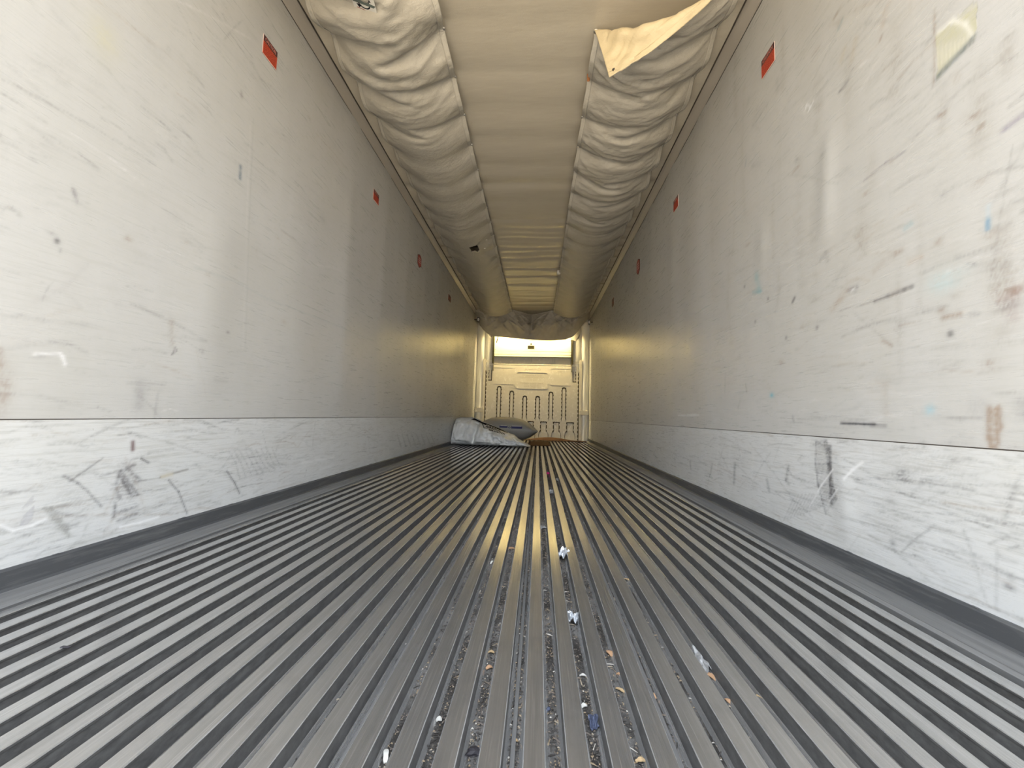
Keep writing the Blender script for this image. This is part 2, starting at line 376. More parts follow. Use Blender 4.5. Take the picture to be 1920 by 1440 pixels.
# left wall, lower panel: rubbed smudges, arcs and knocks
S = ll.stroke
for a, b in (((218, 905), (226, 884)), ((226, 884), (258, 928)), ((222, 890), (250, 930)), ((230, 900), (243, 925)), ((240, 880), (262, 900)), ((218, 920), (226, 935)), ((214, 962), (258, 950)), ((222, 977), (256, 964)), ((213, 970), (216, 945)), ((234, 880), (252, 872))):
    S([a, b], 0.006, DK, 0.75, 0.6)
ll.blob(238, 888, 0.045, 0.045, GY, 0.55, 0.85); ll.blob(240, 925, 0.05, 0.05, GY, 0.4, 0.85); ll.blob(135, 935, 0.06, 0.05, GY, 0.35, 0.9)
ll.poly([(40, 953), (64, 926), (64, 942), (42, 956)], (0.5, 0.49, 0.5), 0.6, 0.6); ll.poly([(38, 975), (63, 948), (62, 975), (40, 990)], (0.48, 0.47, 0.5), 0.65, 0.5); ll.poly([(50, 1008), (60, 996), (58, 1004)], GY, 0.5)
S([(85, 952), (130, 1005)], 0.006, (0.36, 0.36, 0.33), 0.7, 0.4); S([(95, 952), (127, 993)], 0.005, (0.36, 0.36, 0.33), 0.7, 0.5)
S([(120, 893), (145, 905), (165, 922), (190, 950)], 0.004, DK, 0.6, 0.4); S([(130, 903), (193, 859)], 0.003, DK, 0.55, 0.4); S([(105, 960), (125, 966), (162, 968)], 0.004, GY, 0.7)
S([(316, 900), (335, 922), (351, 963)], 0.004, DK, 0.65, 0.3); S([(425, 883), (440, 905), (449, 925)], 0.004, DK, 0.75, 0.2); S([(265, 860), (279, 868)], 0.004, DK, 0.8, 0.2); S([(300, 895), (352, 880)], 0.004, (0.16, 0.14, 0.12), 0.75, 0.3); S([(304, 894), (322, 889)], 0.007, (0.72, 0.66, 0.52), 0.85, 0.2)
S([(249, 829), (249, 843)], 0.007, (0.14, 0.05, 0.05), 0.85, 0.1); S([(0, 985), (25, 995), (60, 985), (85, 973)], 0.005, WH, 0.9, 0.2); S([(225, 988), (262, 980), (297, 969)], 0.005, WH, 1.0, 0.1)
for k in range(9):
    x = 430+k*10; S([(x, 848-k), (x+12, 868), (x+20+k, 898-k*3)], 0.004, DK, 0.35, 0.7)
ll.blob(490, 878, 0.16, 0.05, GY, 0.40, 0.9)
for k in range(7):
    x = 580+k*18; S([(x, 822), (x+9, 850), (x+14, 872-k*2)], 0.006, (0.80, 0.80, 0.78), 0.45, 0.5)
S([(566, 868), (626, 857)], 0.008, WH, 0.6, 0.3); S([(600, 880), (640, 868)], 0.008, WH, 0.4, 0.4)
for k in range(8): S([(745+k*9, 815), (752+k*9, 838-k)], 0.012, DK, 0.4, 0.5)
# left wall, upper panel
S = lu.stroke
lu.blob(195, 72, 0.055, 0.07, (0.66, 0.63, 0.44), 0.55, 0.5); S([(98, 20), (145, 72)], 0.006, GY, 0.3, 0.7); S([(418, 28), (423, 38)], 0.006, GY, 0.6)
S([(139, 358), (145, 382)], 0.006, GY, 0.8, 0.6); S([(136, 352), (142, 372)], 0.004, GY, 0.6, 0.6); lu.blob(107, 452, 0.008, 0.010, DK, 0.8, 0); lu.blob(97, 437, 0.012, 0.008, GY, 0.6); lu.blob(113, 470, 0.004, 0.008, DK, 0.6)
S([(451, 312), (450, 335)], 0.009, (0.10, 0.17, 0.22), 0.75, 0.4); S([(453, 172), (453, 184)], 0.008, (0.28, 0.26, 0.25), 0.7)
S([(320, 598), (321, 648)], 0.011, (0.40, 0.35, 0.29), 0.6, 0.7); S([(322, 664), (327, 652), (331, 657), (322, 664)], 0.003, DK, 0.6, 0.3); lu.blob(605, 410, 0.04, 0.035, GY, 0.55, 0.6); lu.blob(426, 623, 0.012, 0.008, DK, 0.8, 0.2); lu.blob(532, 604, 0.02, 0.014, BR, 0.7)
S([(365, 502), (445, 530), (500, 560), (610, 602), (700, 640)], 0.005, (0.36, 0.40, 0.42), 0.5, 0.5)
S([(65, 566), (120, 540), (165, 495)], 0.008, (0.5, 0.48, 0.47), 0.4, 0.7); S([(0, 590), (80, 600), (190, 612)], 0.006, GY, 0.3, 0.8); S([(0, 655), (120, 640), (190, 630)], 0.006, GY, 0.25, 0.8)
S([(65, 664), (112, 664), (118, 670), (122, 684)], 0.005, WH, 0.9, 0.3); S([(70, 668), (110, 666)], 0.004, GY, 0.5)
S([(262, 722), (261, 760)], 0.020, GY, 0.5, 0.4); S([(240, 718), (310, 722)], 0.005, GY, 0.5); S([(296, 738), (290, 783)], 0.005, GY, 0.5); S([(400, 712), (425, 716)], 0.006, GY, 0.5); lu.blob(5, 735, 0.02, 0.07, BR, 0.5, 0.7); S([(0, 655), (0, 690)], 0.008, BR, 0.5)
S([(470, 225), (462, 420), (455, 655)], 0.005, (0.72, 0.71, 0.68), 0.55, 0.5); S([(475, 225), (467, 420), (460, 655)], 0.004, GY, 0.35, 0.3)
for k in range(16):
    x = 400+k*24; S([(x, 420+k*16), (x-2, 760)], 0.05+0.01*k, (0.60, 0.585, 0.54), 0.28, 0.5)
S([(765, 455), (790, 470)], 0.02, (0.62, 0.58, 0.5), 0.3)
# right wall, upper panel
S = ru.stroke
ru.poly([(1755, 63), (1800, 36), (1832, 12), (1830, 72), (1790, 113), (1757, 150)], OL, 0.75, 0.35)
ru.poly([(1793, 30), (1832, 0), (1832, 20), (1800, 38)], (0.62, 0.60, 0.44), 0.6, 0.5)
S([(1760, 60), (1785, 38), (1810, 45), (1825, 70)], 0.006, (0.88, 0.87, 0.78), 0.9, 0.2)
for k in range(9): S([(1758+k*8, 60-k*3+30), (1758+k*8, 125-k*5)], 0.004, (0.82, 0.80, 0.70), 0.6, 0.5)
for k in range(12):
    x = 1757+k*6; y = 146-k*6.3; S([(x, y), (x+3, y-7)], 0.007, (0.16, 0.20, 0.22), 0.85, 0.5)
S([(1752, 20), (1752, 120), (1750, 160)], 0.004, BR, 0.5, 0.6)
S([(1564, 35), (1575, 15)], 0.007, BR, 0.6, 0.6); S([(1572, 54), (1580, 35)], 0.007, (0.30, 0.42, 0.45), 0.6, 0.5); S([(1597, 112), (1604, 75)], 0.012, (0.50, 0.41, 0.30), 0.6, 0.7); S([(1576, 120), (1583, 90)], 0.012, (0.56, 0.49, 0.38), 0.5, 0.8); S([(1584, 160), (1590, 150)], 0.010, (0.22, 0.22, 0.22), 0.8, 0.5); S([(1574, 172), (1579, 167)], 0.006, DK, 0.7)
S([(1555, 50), (1605, 18), (1670, -10)], 0.006, BR, 0.25, 0.7); S([(1655, 50), (1660, 20), (1668, 2)], 0.012, (0.48, 0.40, 0.33), 0.45, 0.7); S([(1650, 75), (1653, 68)], 0.006, BR, 0.7)
S([(1620, 338), (1660, 306), (1697, 284)], 0.004, (0.32, 0.30, 0.32), 0.65, 0.4); S([(1711, 262), (1760, 212), (1796, 173)], 0.004, (0.38, 0.36, 0.36), 0.6, 0.5)
S([(1882, 243), (1920, 214)], 0.007, (0.28, 0.25, 0.33), 0.75, 0.4); S([(1834, 242), (1842, 234)], 0.006, BR, 0.6)
S([(1853, 385), (1852, 430)], 0.006, (0.55, 0.66, 0.72), 0.7, 0.4); S([(1853, 412), (1852, 429)], 0.006, (0.12, 0.30, 0.45), 0.85, 0.3)
S([(1418, 517), (1424, 545)], 0.020, (0.30, 0.50, 0.52), 0.7, 0.6); S([(1412, 548), (1426, 546)], 0.010, (0.20, 0.42, 0.46), 0.7, 0.5); ru.blob(1770, 527, 0.05, 0.035, (0.55, 0.72, 0.74), 0.65, 0.6)
ru.blob(1447, 741, 0.018, 0.013, (0.08, 0.45, 0.58), 0.95, 0.3); ru.blob(1743, 768, 0.016, 0.016, (0.35, 0.60, 0.68), 0.75, 0.5); S([(1697, 428), (1708, 420)], 0.008, (0.25, 0.45, 0.50), 0.6, 0.5)
S([(1592, 545), (1606, 538)], 0.010, DK, 0.85, 0.6); S([(1596, 546), (1602, 541)], 0.004, WH, 0.9, 0.2); S([(1575, 582), (1640, 566)], 0.003, DK, 0.5, 0.6); S([(1640, 565), (1665, 555), (1695, 543), (1711, 537)], 0.006, DK, 0.9, 0.3); S([(1486, 566), (1490, 558)], 0.008, DK, 0.9, 0.1)
S([(1560, 582), (1575, 560), (1588, 545)], 0.014, (0.42, 0.32, 0.24), 0.5, 0.7); S([(1640, 508), (1655, 492)], 0.012, (0.38, 0.29, 0.23), 0.6, 0.6); S([(1670, 482), (1690, 470)], 0.010, BR, 0.5, 0.7); S([(1705, 492), (1725, 483)], 0.009, (0.50, 0.36, 0.24), 0.6, 0.6)
S([(1875, 562), (1900, 548), (1920, 538)], 0.012, (0.35, 0.24, 0.20), 0.65, 0.6); S([(1900, 590), (1897, 560)], 0.020, (0.40, 0.32, 0.30), 0.5, 0.6); S([(1768, 596), (1800, 590)], 0.008, BR, 0.6, 0.6); S([(1820, 590), (1834, 588)], 0.007, GY, 0.6); S([(1600, 585), (1640, 620), (1672, 648)], 0.005, GY, 0.45, 0.7); S([(1655, 640), (1672, 648)], 0.006, BR, 0.6)
for px, py in ((1416, 603), (1474, 633), (1532, 614), (1782, 626), (1396, 537), (1440, 560)): ru.blob(px, py, 0.010, 0.010, DK, 0.85, 0.1)
S([(1538, 488), (1548, 475), (1552, 488)], 0.010, DK, 0.5, 0.7); S([(1397, 312), (1399, 300)], 0.006, (0.2, 0.24, 0.3), 0.8); S([(1410, 312), (1425, 308)], 0.012, GY, 0.6, 0.6); S([(1485, 325), (1497, 312)], 0.006, BR, 0.6); S([(1458, 170), (1457, 150)], 0.012, GY, 0.5, 0.6); S([(1410, 235), (1425, 215)], 0.012, GY, 0.4, 0.7)
S([(1577, 793), (1620, 795), (1640, 796)], 0.005, (0.05, 0.05, 0.06), 0.95, 0.15); S([(1632, 797), (1661, 798)], 0.004, (0.06, 0.06, 0.07), 0.9, 0.3); S([(1272, 779), (1311, 778)], 0.007, WH, 0.9, 0.2)
ru.poly([(1854, 768), (1877, 755), (1877, 768), (1858, 772)], (0.45, 0.34, 0.25), 0.45, 0.7)
S([(1854, 765), (1854, 820), (1859, 838), (1866, 838)], 0.007, (0.36, 0.26, 0.18), 0.75, 0.3); S([(1874, 765), (1876, 800), (1868, 836)], 0.006, (0.38, 0.29, 0.22), 0.6, 0.5)
for k in range(7): S([(1859, 772+k*9), (1868, 768+k*9), (1872, 776+k*9)], 0.004, (0.40, 0.30, 0.22), 0.6, 0.4)
S([(1840, 785), (1800, 785), (1760, 780)], 0.003, GY, 0.6, 0.4); S([(1645, 715), (1660, 720), (1660, 775)], 0.012, (0.50, 0.45, 0.40), 0.45, 0.6); S([(1833, 755), (1830, 770)], 0.020, GY, 0.4, 0.6); S([(1916, 755), (1918, 775)], 0.014, GY, 0.7, 0.5)
S([(1398, 720), (1400, 735)], 0.006, DK, 0.6); S([(1360, 700), (1359, 737)], 0.008, GY, 0.6, 0.5); S([(1388, 750), (1384, 765)], 0.008, GY, 0.5); S([(1486, 780), (1488, 790)], 0.006, DK, 0.6)
S([(1510, 206), (1512, 196), (1520, 200), (1516, 208), (1526, 188)], 0.004, WH, 0.9, 0.3)
for k in range(14):
    x = 1190+k*36; S([(x, 360+k*6), (x+3, 720)], 0.04+0.004*(14-k), (0.60, 0.57, 0.51), 0.30, 0.6)
rr_ = random.Random(8)
for k in range(26):
    x = rr_.uniform(1330, 1900); y0_ = rr_.uniform(40, 520); L_ = rr_.uniform(60, 240)
    ru.stroke([(x, y0_), (x+rr_.uniform(-4, 4), y0_+L_*0.5), (x+rr_.uniform(-6, 6), y0_+L_)], rr_.uniform(0.008, 0.028), (0.33, 0.29, 0.235), rr_.uniform(0.12, 0.30), 0.8)
for k in range(40):
    x = rr_.uniform(1350, 1915); y0_ = rr_.uniform(20, 740)
    ru.blob(x, y0_, rr_.uniform(0.008, 0.03), rr_.uniform(0.006, 0.02), rr_.choice([DK, GY, BR, BR]), rr_.uniform(0.2, 0.55), 0.85)
for k in range(26):
    x = rr_.uniform(20, 700); y0_ = rr_.uniform(60, 740)
    lu.blob(x, y0_, rr_.uniform(0.006, 0.02), rr_.uniform(0.006, 0.018), rr_.choice([DK, GY, GY, BR]), rr_.uniform(0.15, 0.5), 0.85)
# right wall, lower panel
S = rl.stroke
for k in range(10):
    dx = k*3.2; S([(1530+dx*0.7, 826), (1529+dx, 870), (1534+dx, 910), (1548+dx*0.8, 962-k*3)], 0.0045, DK, 0.30+0.4*(k in (0, 7, 8, 9)), 0.6)
S([(1556, 838), (1557, 880), (1560, 945)], 0.010, DK, 0.85, 0.4); S([(1570, 830), (1588, 828)], 0.004, GY, 0.5)
S([(1518, 950), (1540, 910), (1563, 880)], 0.004, WH, 0.85, 0.2); S([(1585, 898), (1600, 880), (1617, 867)], 0.006, WH, 0.95, 0.1); S([(1555, 940), (1575, 915)], 0.004, WH, 0.7)
rl.blob(1692, 893, 0.030, 0.022, DK, 0.75, 0.8); rl.blob(1670, 940, 0.02, 0.012, GY, 0.6); rl.blob(1674, 1019, 0.012, 0.012, DK, 0.75, 0.4); rl.blob(1788, 862, 0.014, 0.008, GY, 0.7); rl.blob(1892, 1101, 0.014, 0.008, DK, 0.7, 0.3)
S([(1478, 875), (1474, 900), (1478, 906)], 0.010, DK, 0.6, 0.6); S([(1477, 880), (1484, 890)], 0.005, DK, 0.5); S([(1378, 870), (1376, 905)], 0.012, DK, 0.65, 0.5); S([(1438, 900), (1442, 920)], 0.010, DK, 0.6, 0.5); S([(1335, 870), (1332, 890)], 0.010, DK, 0.4); S([(1294, 866), (1295, 878)], 0.012, DK, 0.6); S([(1265, 858), (1266, 868)], 0.010, DK, 0.4)
S([(1455, 922), (1480, 925), (1520, 940)], 0.004, GY, 0.7, 0.4)
for k in range(12): S([(1470+k*6, 975-k*2), (1490+k*7, 930-k)], 0.004, DK, 0.35, 0.7)
S([(1690, 1035), (1720, 1008), (1752, 985)], 0.003, GY, 0.6, 0.3); S([(1855, 1020), (1890, 1005)], 0.004, GY, 0.5); S([(1870, 1040), (1905, 1055)], 0.004, GY, 0.6); S([(1820, 1050), (1870, 1070), (1920, 1090)], 0.0035, GY, 0.45); S([(1870, 1030), (1868, 1140)], 0.004, GY, 0.35, 0.5); S([(1750, 1030), (1830, 1060)], 0.0035, GY, 0.4, 0.6)
rl.blob(1740, 870, 0.16, 0.045, (0.5, 0.49, 0.46), 0.40, 0.95); rl.blob(1660, 990, 0.06, 0.06, (0.55, 0.53, 0.48), 0.30, 0.9)
for k in range(10):
    x = 1215+k*22; S([(x, 815+k*3), (x-4, 850+k*5)], 0.010, (0.84, 0.84, 0.82), 0.35, 0.6)
# shallow bulges of the liner sheets
lu.dent([(415, 380), (405, 500), (385, 640), (380, 770)], 0.13, 0.007); lu.dent([(560, 330), (555, 770)], 0.15, 0.004); lu.dent([(650, 330), (650, 760)], 0.18, 0.005)
ru.dent([(1553, 220), (1550, 330), (1545, 480)], 0.045, 0.006); ru.dent([(1430, 400), (1428, 520)], 0.05, 0.004)
rl.dent([(1576, 830), (1580, 900), (1590, 1040)], 0.05, 0.006); ru.dent([(1300, 250), (1300, 760)], 0.15, 0.006)
for k in range(9):
    for sh, s in ((lu, -1), (ru, 1)):
        yc = 2.6+0.61*k; sh.X += -s*0.0035*np.exp(-((sh.YY-yc)/0.10)**2)

def side_wall(name, s, up, lo):
    w = box(name, *sorted((s*(WX+0.004), s*(WX+0.09))), Y0-0.02, 9.0, -0.72, 2.36, M['backing']); tag(w, kind='structure')
    up.build('upper_liner_panel', M['wall'], w, 0); lo.build('lower_liner_panel', M['kick'], w, 0)
    box('joint_strip', *sorted((s*(WX-0.0005), s*(WX+0.006))), Y0, Y1, ZS-0.0028, ZS+0.0002, M['dark_line'], w)
    return w
side_wall('wall_left', -1, lu, ll); side_wall('wall_right', 1, ru, rl)

# coves between walls and ceiling
for nm, s in (('trim_1', -1), ('trim_2', 1)):
    t_ = prism(nm, [(s*WX, ZW), (s*WX, ZW+0.012), (s*1.19, ZC), (s*1.185, ZC), (s*1.185, ZC-0.002), (s*1.205, ZC-0.012), (s*1.236, ZW+0.003)],
               lambda a, b, d: (a, d, b), Y0, Y1, M['cove']); tag(t_, kind='structure')
    box('seam', *sorted((s*(WX-0.0022), s*(WX+0.004))), Y0, Y1, ZW-0.0045, ZW-0.0005, M['dark_line'], t_)
    box('edge_bead', *sorted((s*1.184, s*1.1805)), Y0, Y1, ZC-0.010, ZC+0.002, M['dark_line'], t_)

# ceiling: roof slab, with the rippled centre liner and the two plain side strips below it
roof = box('ceiling', -1.34, 1.34, Y0-0.02, 9.0, 2.26, 2.36, M['rubber']); tag(roof, kind='structure')
rng = np.random.default_rng(21)
ny, nx = 900, 46
yy = np.linspace(Y0, Y1, ny); xx = np.linspace(-1.245, 1.245, nx)
Zc = np.full((ny, nx), ZC)
g = vnoise((ny, nx), (70, 6), rng)-0.5
amp = np.clip((yy-2.5)/3.5, 0.10, 1.0)[:, None]
def crease(y0, w, d, wob):
    c = y0+wob*(vnoise((1, nx), (1, 5), rng)[0]-0.5)
    t = (yy[:, None]-c[None, :])/w
    return d*np.exp(-t*t)
for k in range(11):
    y0 = 1.35+0.305*k; Zc += crease(y0, 0.07, 0.004, 0.02)
for y0, d in ((3.47, .008), (4.12, .006), (4.35, .007), (4.47, .007), (4.62, .009), (4.86, .014), (5.02, .007), (5.22, .016), (5.6, .018), (5.93, .016), (6.28, .015), (6.62, .012), (6.95, .012), (7.3, .012), (7.55, .008)):
    Zc += crease(y0, 0.035+0.02*rng.random(), d*0.9, 0.06)
Zc += (g+0.5)*0.010*amp
lin = link('centre_liner', grid_mesh('centre_liner', np.stack(np.broadcast_arrays(xx[None, :], yy[:, None], Zc), -1)), M['ceil'], roof)

# ------------------------------------------------------------------ floor: dirty pan, raised aluminium rails, joint ribs, edge plates, curbs
floor = box('floor', -1.30, 1.30, Y0-0.02, 9.0, -0.62, ZG, M['pan']); tag(floor, kind='structure')
YE = 8.40
prof = [(-0.0245, ZG), (-0.0175, ZG+0.006), (-0.0140, ZF-0.0060), (-0.0164, ZF-0.0052), (-0.0167, ZF-0.0012), (-0.0154, ZF), (0.0154, ZF), (0.0167, ZF-0.0012), (0.0164, ZF-0.0052), (0.0140, ZF-0.0060), (0.0175, ZG+0.006), (0.0245, ZG)]
def ridge_x(i): return 6.693e-6*i**3-3.394e-4*i**2+0.0703307*i-1.118489+0.0160
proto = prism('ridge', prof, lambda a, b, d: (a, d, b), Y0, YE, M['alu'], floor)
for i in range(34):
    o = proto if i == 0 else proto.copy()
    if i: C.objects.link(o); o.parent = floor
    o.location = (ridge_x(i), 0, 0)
rp = prism('joint_rib', [(-0.0042, ZG), (-0.0034, ZG+0.006), (0, ZG+0.0075), (0.0034, ZG+0.006), (0.0042, ZG)], lambda a, b, d: (a, d, b), Y0, YE, M['plate'], floor)
first = True
for i in (2, 6, 10, 14, 18, 22, 26, 30):
    o = rp if first else rp.copy()
    if not first: C.objects.link(o); o.parent = floor
    first = False; o.location = ((ridge_x(i)+ridge_x(i+1))/2-0.001, 0, 0)
for s in (-1, 1):
    xi = -1.136 if s < 0 else 1.133
    prism('edge_plate', [(s*1.235, ZG), (s*1.235, ZF+0.006), (s*1.20, ZF+0.001), (s*1.158, ZF), (s*1.157, ZF-0.0025), (s*1.155, ZF-0.0025), (s*1.154, ZF), (xi, ZF-0.001), (xi, ZG)], lambda a, b, d: (a, d, b), Y0, YE, M['plate'], floor)
for nm, s in (('baseboard_left', -1), ('baseboard_right', 1)):
    c = prism(nm, [(s*1.246, ZF-0.02), (s*1.246, ZB), (s*1.2405, ZB), (s*1.2345, ZB-0.006), (s*1.231, ZF+0.010), (s*1.222, ZF+0.002), (s*1.222, ZF-0.02)], lambda a, b, d: (a, d, b), Y0, Y1, M['curb']); tag(c, kind='structure')
    r = random.Random(5+s)
    bm = bmesh.new()
    for k in range(14):                                                   # ragged sealant crumbs on the curb's upper edge
        y = 0.9*9**(k/14); L = r.uniform(0.02, 0.06)*(0.6+0.25*y); h = r.uniform(0.0008, 0.0022)*(0.7+0.2*y)
        xa = s*1.2449; xb = s*1.2385
        vs = [bm.verts.new(p) for p in ((xa, y, ZB-0.001), (xa, y+L, ZB-0.001), (xa, y+L*.7, ZB+h), (xa, y+L*.3, ZB+h*.7), (xb, y, ZB-0.001), (xb, y+L, ZB-0.001), (xb, y+L*.7, ZB+h*.6), (xb, y+L*.3, ZB+h*.5))]
        for q in ((0, 1, 2, 3), (4, 7, 6, 5), (0, 4, 5, 1), (1, 5, 6, 2), (2, 6, 7, 3), (3, 7, 4, 0)): bm.faces.new([vs[i] for i in q])
    o = bm_obj('sealant_crumbs', bm, M['curb'], c); tag(o, kind='stuff')

# ------------------------------------------------------------------ front wall, bulkhead, evaporator cover, corner sheets
fw = box('wall_front', -1.34, 1.34, 8.60, 8.75, -0.72, 2.36, M['backing']); tag(fw, kind='structure')
YB = 8.42
M['recess'] = mat('shade_toned_recess', (0.15, 0.12, 0.075), 0.7)  # dark colour stands in for the edge shade round the slots
bulk = empty('air_return_bulkhead', (0, YB, ZF)); tag(bulk, 'beige moulded plastic air-return bulkhead with scalloped slots at the far end', 'bulkhead')
def child(o): o.matrix_parent_inverse = bulk.matrix_world.inverted(); return o
bpy.context.view_layer.update()
def scallop(x0, z0, x1, z1, n, h, sgn):
    """edge from (x0,z0) to (x1,z1) with n rounded bumps of height h on side sgn; excludes the end point"""
    L = math.hypot(x1-x0, z1-z0); dx, dz = (x1-x0)/L, (z1-z0)/L; nx_, nz_ = dz*sgn, -dx*sgn; out = [(x0, z0)]
    for k in range(n):
        c = (k+0.5)/n*L; w = min(0.022, L/n*0.32)
        for q, hh in ((-1, 0), (-0.6, 0.8), (0, 1), (0.6, 0.8), (1, 0)):
            out.append((x0+dx*(c+q*w)+nx_*h*hh, z0+dz*(c+q*w)+nz_*h*hh))
    return out
def slot(x, w, z0, z1, n):
    h = w/2; p = scallop(x+h, z0, x+h, z1-h*0.8, n, 0.014, 1)
    for a in (10, 35, 60, 90, 120, 145, 170): p.append((x+h*1.12*math.cos(math.radians(a)), z1-h*0.9+h*0.95*math.sin(math.radians(a))))
    p += scallop(x-h, z1-h*0.8, x-h, z0, n, 0.014, 1); p.append((x-h, z0)); return p
def arch(x0, x1, z0, z1):
    p = [(x0, z0), (x1, z0)][::-1][:0]
    p = [(x0-0.025, z0), (x1+0.025, z0), (x1+0.035, z0+0.06), (x1+0.025, z0+0.13)]
    p += scallop(x1, z0+0.15, x1, z1-0.01, 2, -0.016, 1) + scallop(x1, z1, x0, z1, 4, 0.010, -1)
    p += scallop(x0, z1-0.01, x0, z0+0.15, 2, -0.016, 1); p += [(x0-0.025, z0+0.13), (x0-0.035, z0+0.06)]
    return p
holes = []
for x, z1, n in ((0.71, 0.65, 8), (0.43, 0.55, 7), (0.14, 0.45, 6)):
    for s in (-1, 1): holes.append(slot(s*x-0.005, 0.092, -0.085, z1, n))
for x0, x1 in ((0.205, 0.355), (0.482, 0.63), (0.768, 0.935)):
    holes.append(arch(x0-.005, x1-.005, -0.478, -0.10)); holes.append(arch(-x1-.005, -x0-.005, -0.478, -0.10))
holes.append(arch(-0.075, 0.065, -0.478, -0.10))
for s in (-1, 1):
    xo, xi = s*0.965, s*0.885
    e = scallop(xo, 0.76, xo, 1.085, 4, -0.014, s)+[(xo, 1.085), (xi, 1.085), (xi, 0.76)]
    holes.append(e)
outer = [(-1.0, -0.495), (1.0, -0.495)] + scallop(1.0, -0.49, 1.0, 1.115, 18, 0.018, 1) + [(1.0, 1.115), (-1.0, 1.115)] + scallop(-1.0, 1.115, -1.0, -0.49, 18, 0.018, 1)
child(curve_plate('moulded_face', [outer]+holes, 0.022, M['bulk'], bulk, YB+0.022))
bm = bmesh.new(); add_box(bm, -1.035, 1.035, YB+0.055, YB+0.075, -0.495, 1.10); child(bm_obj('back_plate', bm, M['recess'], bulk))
for s in (-1, 1):
    bm = bmesh.new(); add_box(bm, *sorted((s*1.032, s*1.085)), YB-0.004, YB+0.07, -0.495, 1.25, 0.003); child(bm_obj('side_flange', bm, M['bulk'], bulk))
    bm = bmesh.new(); add_box(bm, *sorted((s*0.875, s*1.032)), YB+0.0, YB+0.06, 1.165, 1.225, 0.003); child(bm_obj('top_corner_ledge', bm, M['bulk'], bulk))
    # recessed-looking square pads and side rails
    bm = bmesh.new(); xa, xb = s*0.415-.005, s*0.850-.005
    for b_ in ((xa, xb, 1.052, 1.066), (xa, xb, 0.688, 0.702)): add_box(bm, *sorted(b_[:2]), YB-0.0025, YB+0.001, b_[2], b_[3])
    for xq in (xa, xb): add_box(bm, xq-0.007, xq+0.007, YB-0.0025, YB+0.001, 0.688, 1.066)
    child(bm_obj('square_pad_frame', bm, M['bulk'], bulk))
    bm = bmesh.new(); add_box(bm, *sorted((s*1.03, s*1.236)), YB-0.045, YB+0.02, 0.062, 0.150, 0.004)
    for k in range(4):
        xq = s*(1.06+0.05*k); add_box(bm, xq-0.012, xq+0.012, YB-0.05, YB, 0.150, 0.158); add_box(bm, xq-0.012, xq+0.012, YB-0.05, YB, 0.054, 0.062)
    child(bm_obj('side_rail', bm, M['bulk'], bulk))
def inset(pts): child(curve_plate('inset_panel', [pts], 0.014, M['bulk'], bulk, YB+0.019))
for x, z1, n in ((0.71, 0.65, 8), (0.43, 0.55, 7), (0.14, 0.45, 6)):
    for s in (-1, 1):
        c_ = s*x-0.005; p_ = [(c_+0.030, -0.085), (c_+0.030, z1-0.06)]+[(c_+0.030*math.cos(a), z1-0.06+0.030*math.sin(a)) for a in np.radians((30, 60, 90, 120, 150))]+[(c_-0.030, z1-0.06), (c_-0.030, -0.085)]
        inset(p_)
for x0, x1 in ((0.205, 0.355), (0.482, 0.63), (0.768, 0.935), (-0.355, -0.205), (-0.63, -0.482), (-0.935, -0.768), (-0.07, 0.07)):
    inset([(x0-0.022, -0.478), (x1+0.012, -0.478), (x1+0.018, -0.42), (x1+0.012, -0.345), (x1-0.028, -0.32), (x1-0.028, -0.125), (x0+0.018, -0.125), (x0+0.018, -0.32), (x0-0.022, -0.345), (x0-0.028, -0.42)])
for s in (-1, 1): inset([(s*0.948, 0.782), (s*0.948, 1.065), (s*0.902, 1.065), (s*0.902, 0.782)])
# divider marks and drain details
for x, z in ((-0.715, 0.42), (-0.715, 0.27), (0.705, 0.30), (0.705, 0.17)):
    bm = bmesh.new(); add_box(bm, x-0.046, x+0.046, YB+0.03, YB+0.056, z-0.004, z+0.004); child(bm_obj('slot_divider', bm, M['bulk'], bulk))
for x in (0.135, 0.425, 0.705):
    for s in (-1, 1):
        bm = bmesh.new(); xx_ = s*x-.005*(s < 0); add_box(bm, xx_-0.046, xx_+0.046, YB+0.02, YB+0.056, -0.085, -0.03, 0.004); child(bm_obj('slot_foot', bm, M['bulk'], bulk))
# raised plaque with rounded corners and its moulded lettering
def rounded(x0, x1, z0, z1, r, n=5):
    p = []
    for cx_, cz_, a0 in ((x1-r, z1-r, 0), (x0+r, z1-r, 90), (x0+r, z0+r, 180), (x1-r, z0+r, 270)):
        for k in range(n+1): a = math.radians(a0+90*k/n); p.append((cx_+r*math.cos(a), cz_+r*math.sin(a)))
    return p
child(curve_plate('plaque_rim', [rounded(-0.36, 0.355, 0.60, 0.97, 0.055), rounded(-0.347, 0.342, 0.613, 0.957, 0.047)], 0.002, M['bulk'], bulk, YB-0.002))
M['emboss'] = mat('moulded_lettering', (0.52, 0.465, 0.35), 0.5)
def btext(body, x, z, size, width, ext=0.0004):
    tag(child(text('moulded_lettering', body, size, M['emboss'], bulk, Matrix.Translation((x, YB-0.0006, z)) @ FRONT, ext, width=width)), kind='stuff' if len(body) > 1 else None)
btext('A', -0.135, 1.022, 0.085, 0.066); btext('D', 0.155, 1.022, 0.085, 0.064); btext('ROUTE TO', 0.01, 1.030, 0.030, 0.17)
btext('CORPORATED', 0.0, 0.895, 0.050, 0.44); btext('TRANSPORTATION PROD', 0.0, 0.848, 0.052, 0.58); btext('COMPANY', 0.0, 0.792, 0.036, 0.21)
btext('PATENT NUMBER', 0.0, 0.722, 0.042, 0.50); btext('USA  U.S.', 0.0, 0.680, 0.036, 0.33); btext('PAT. PEND', 0.0, 0.640, 0.034, 0.32)
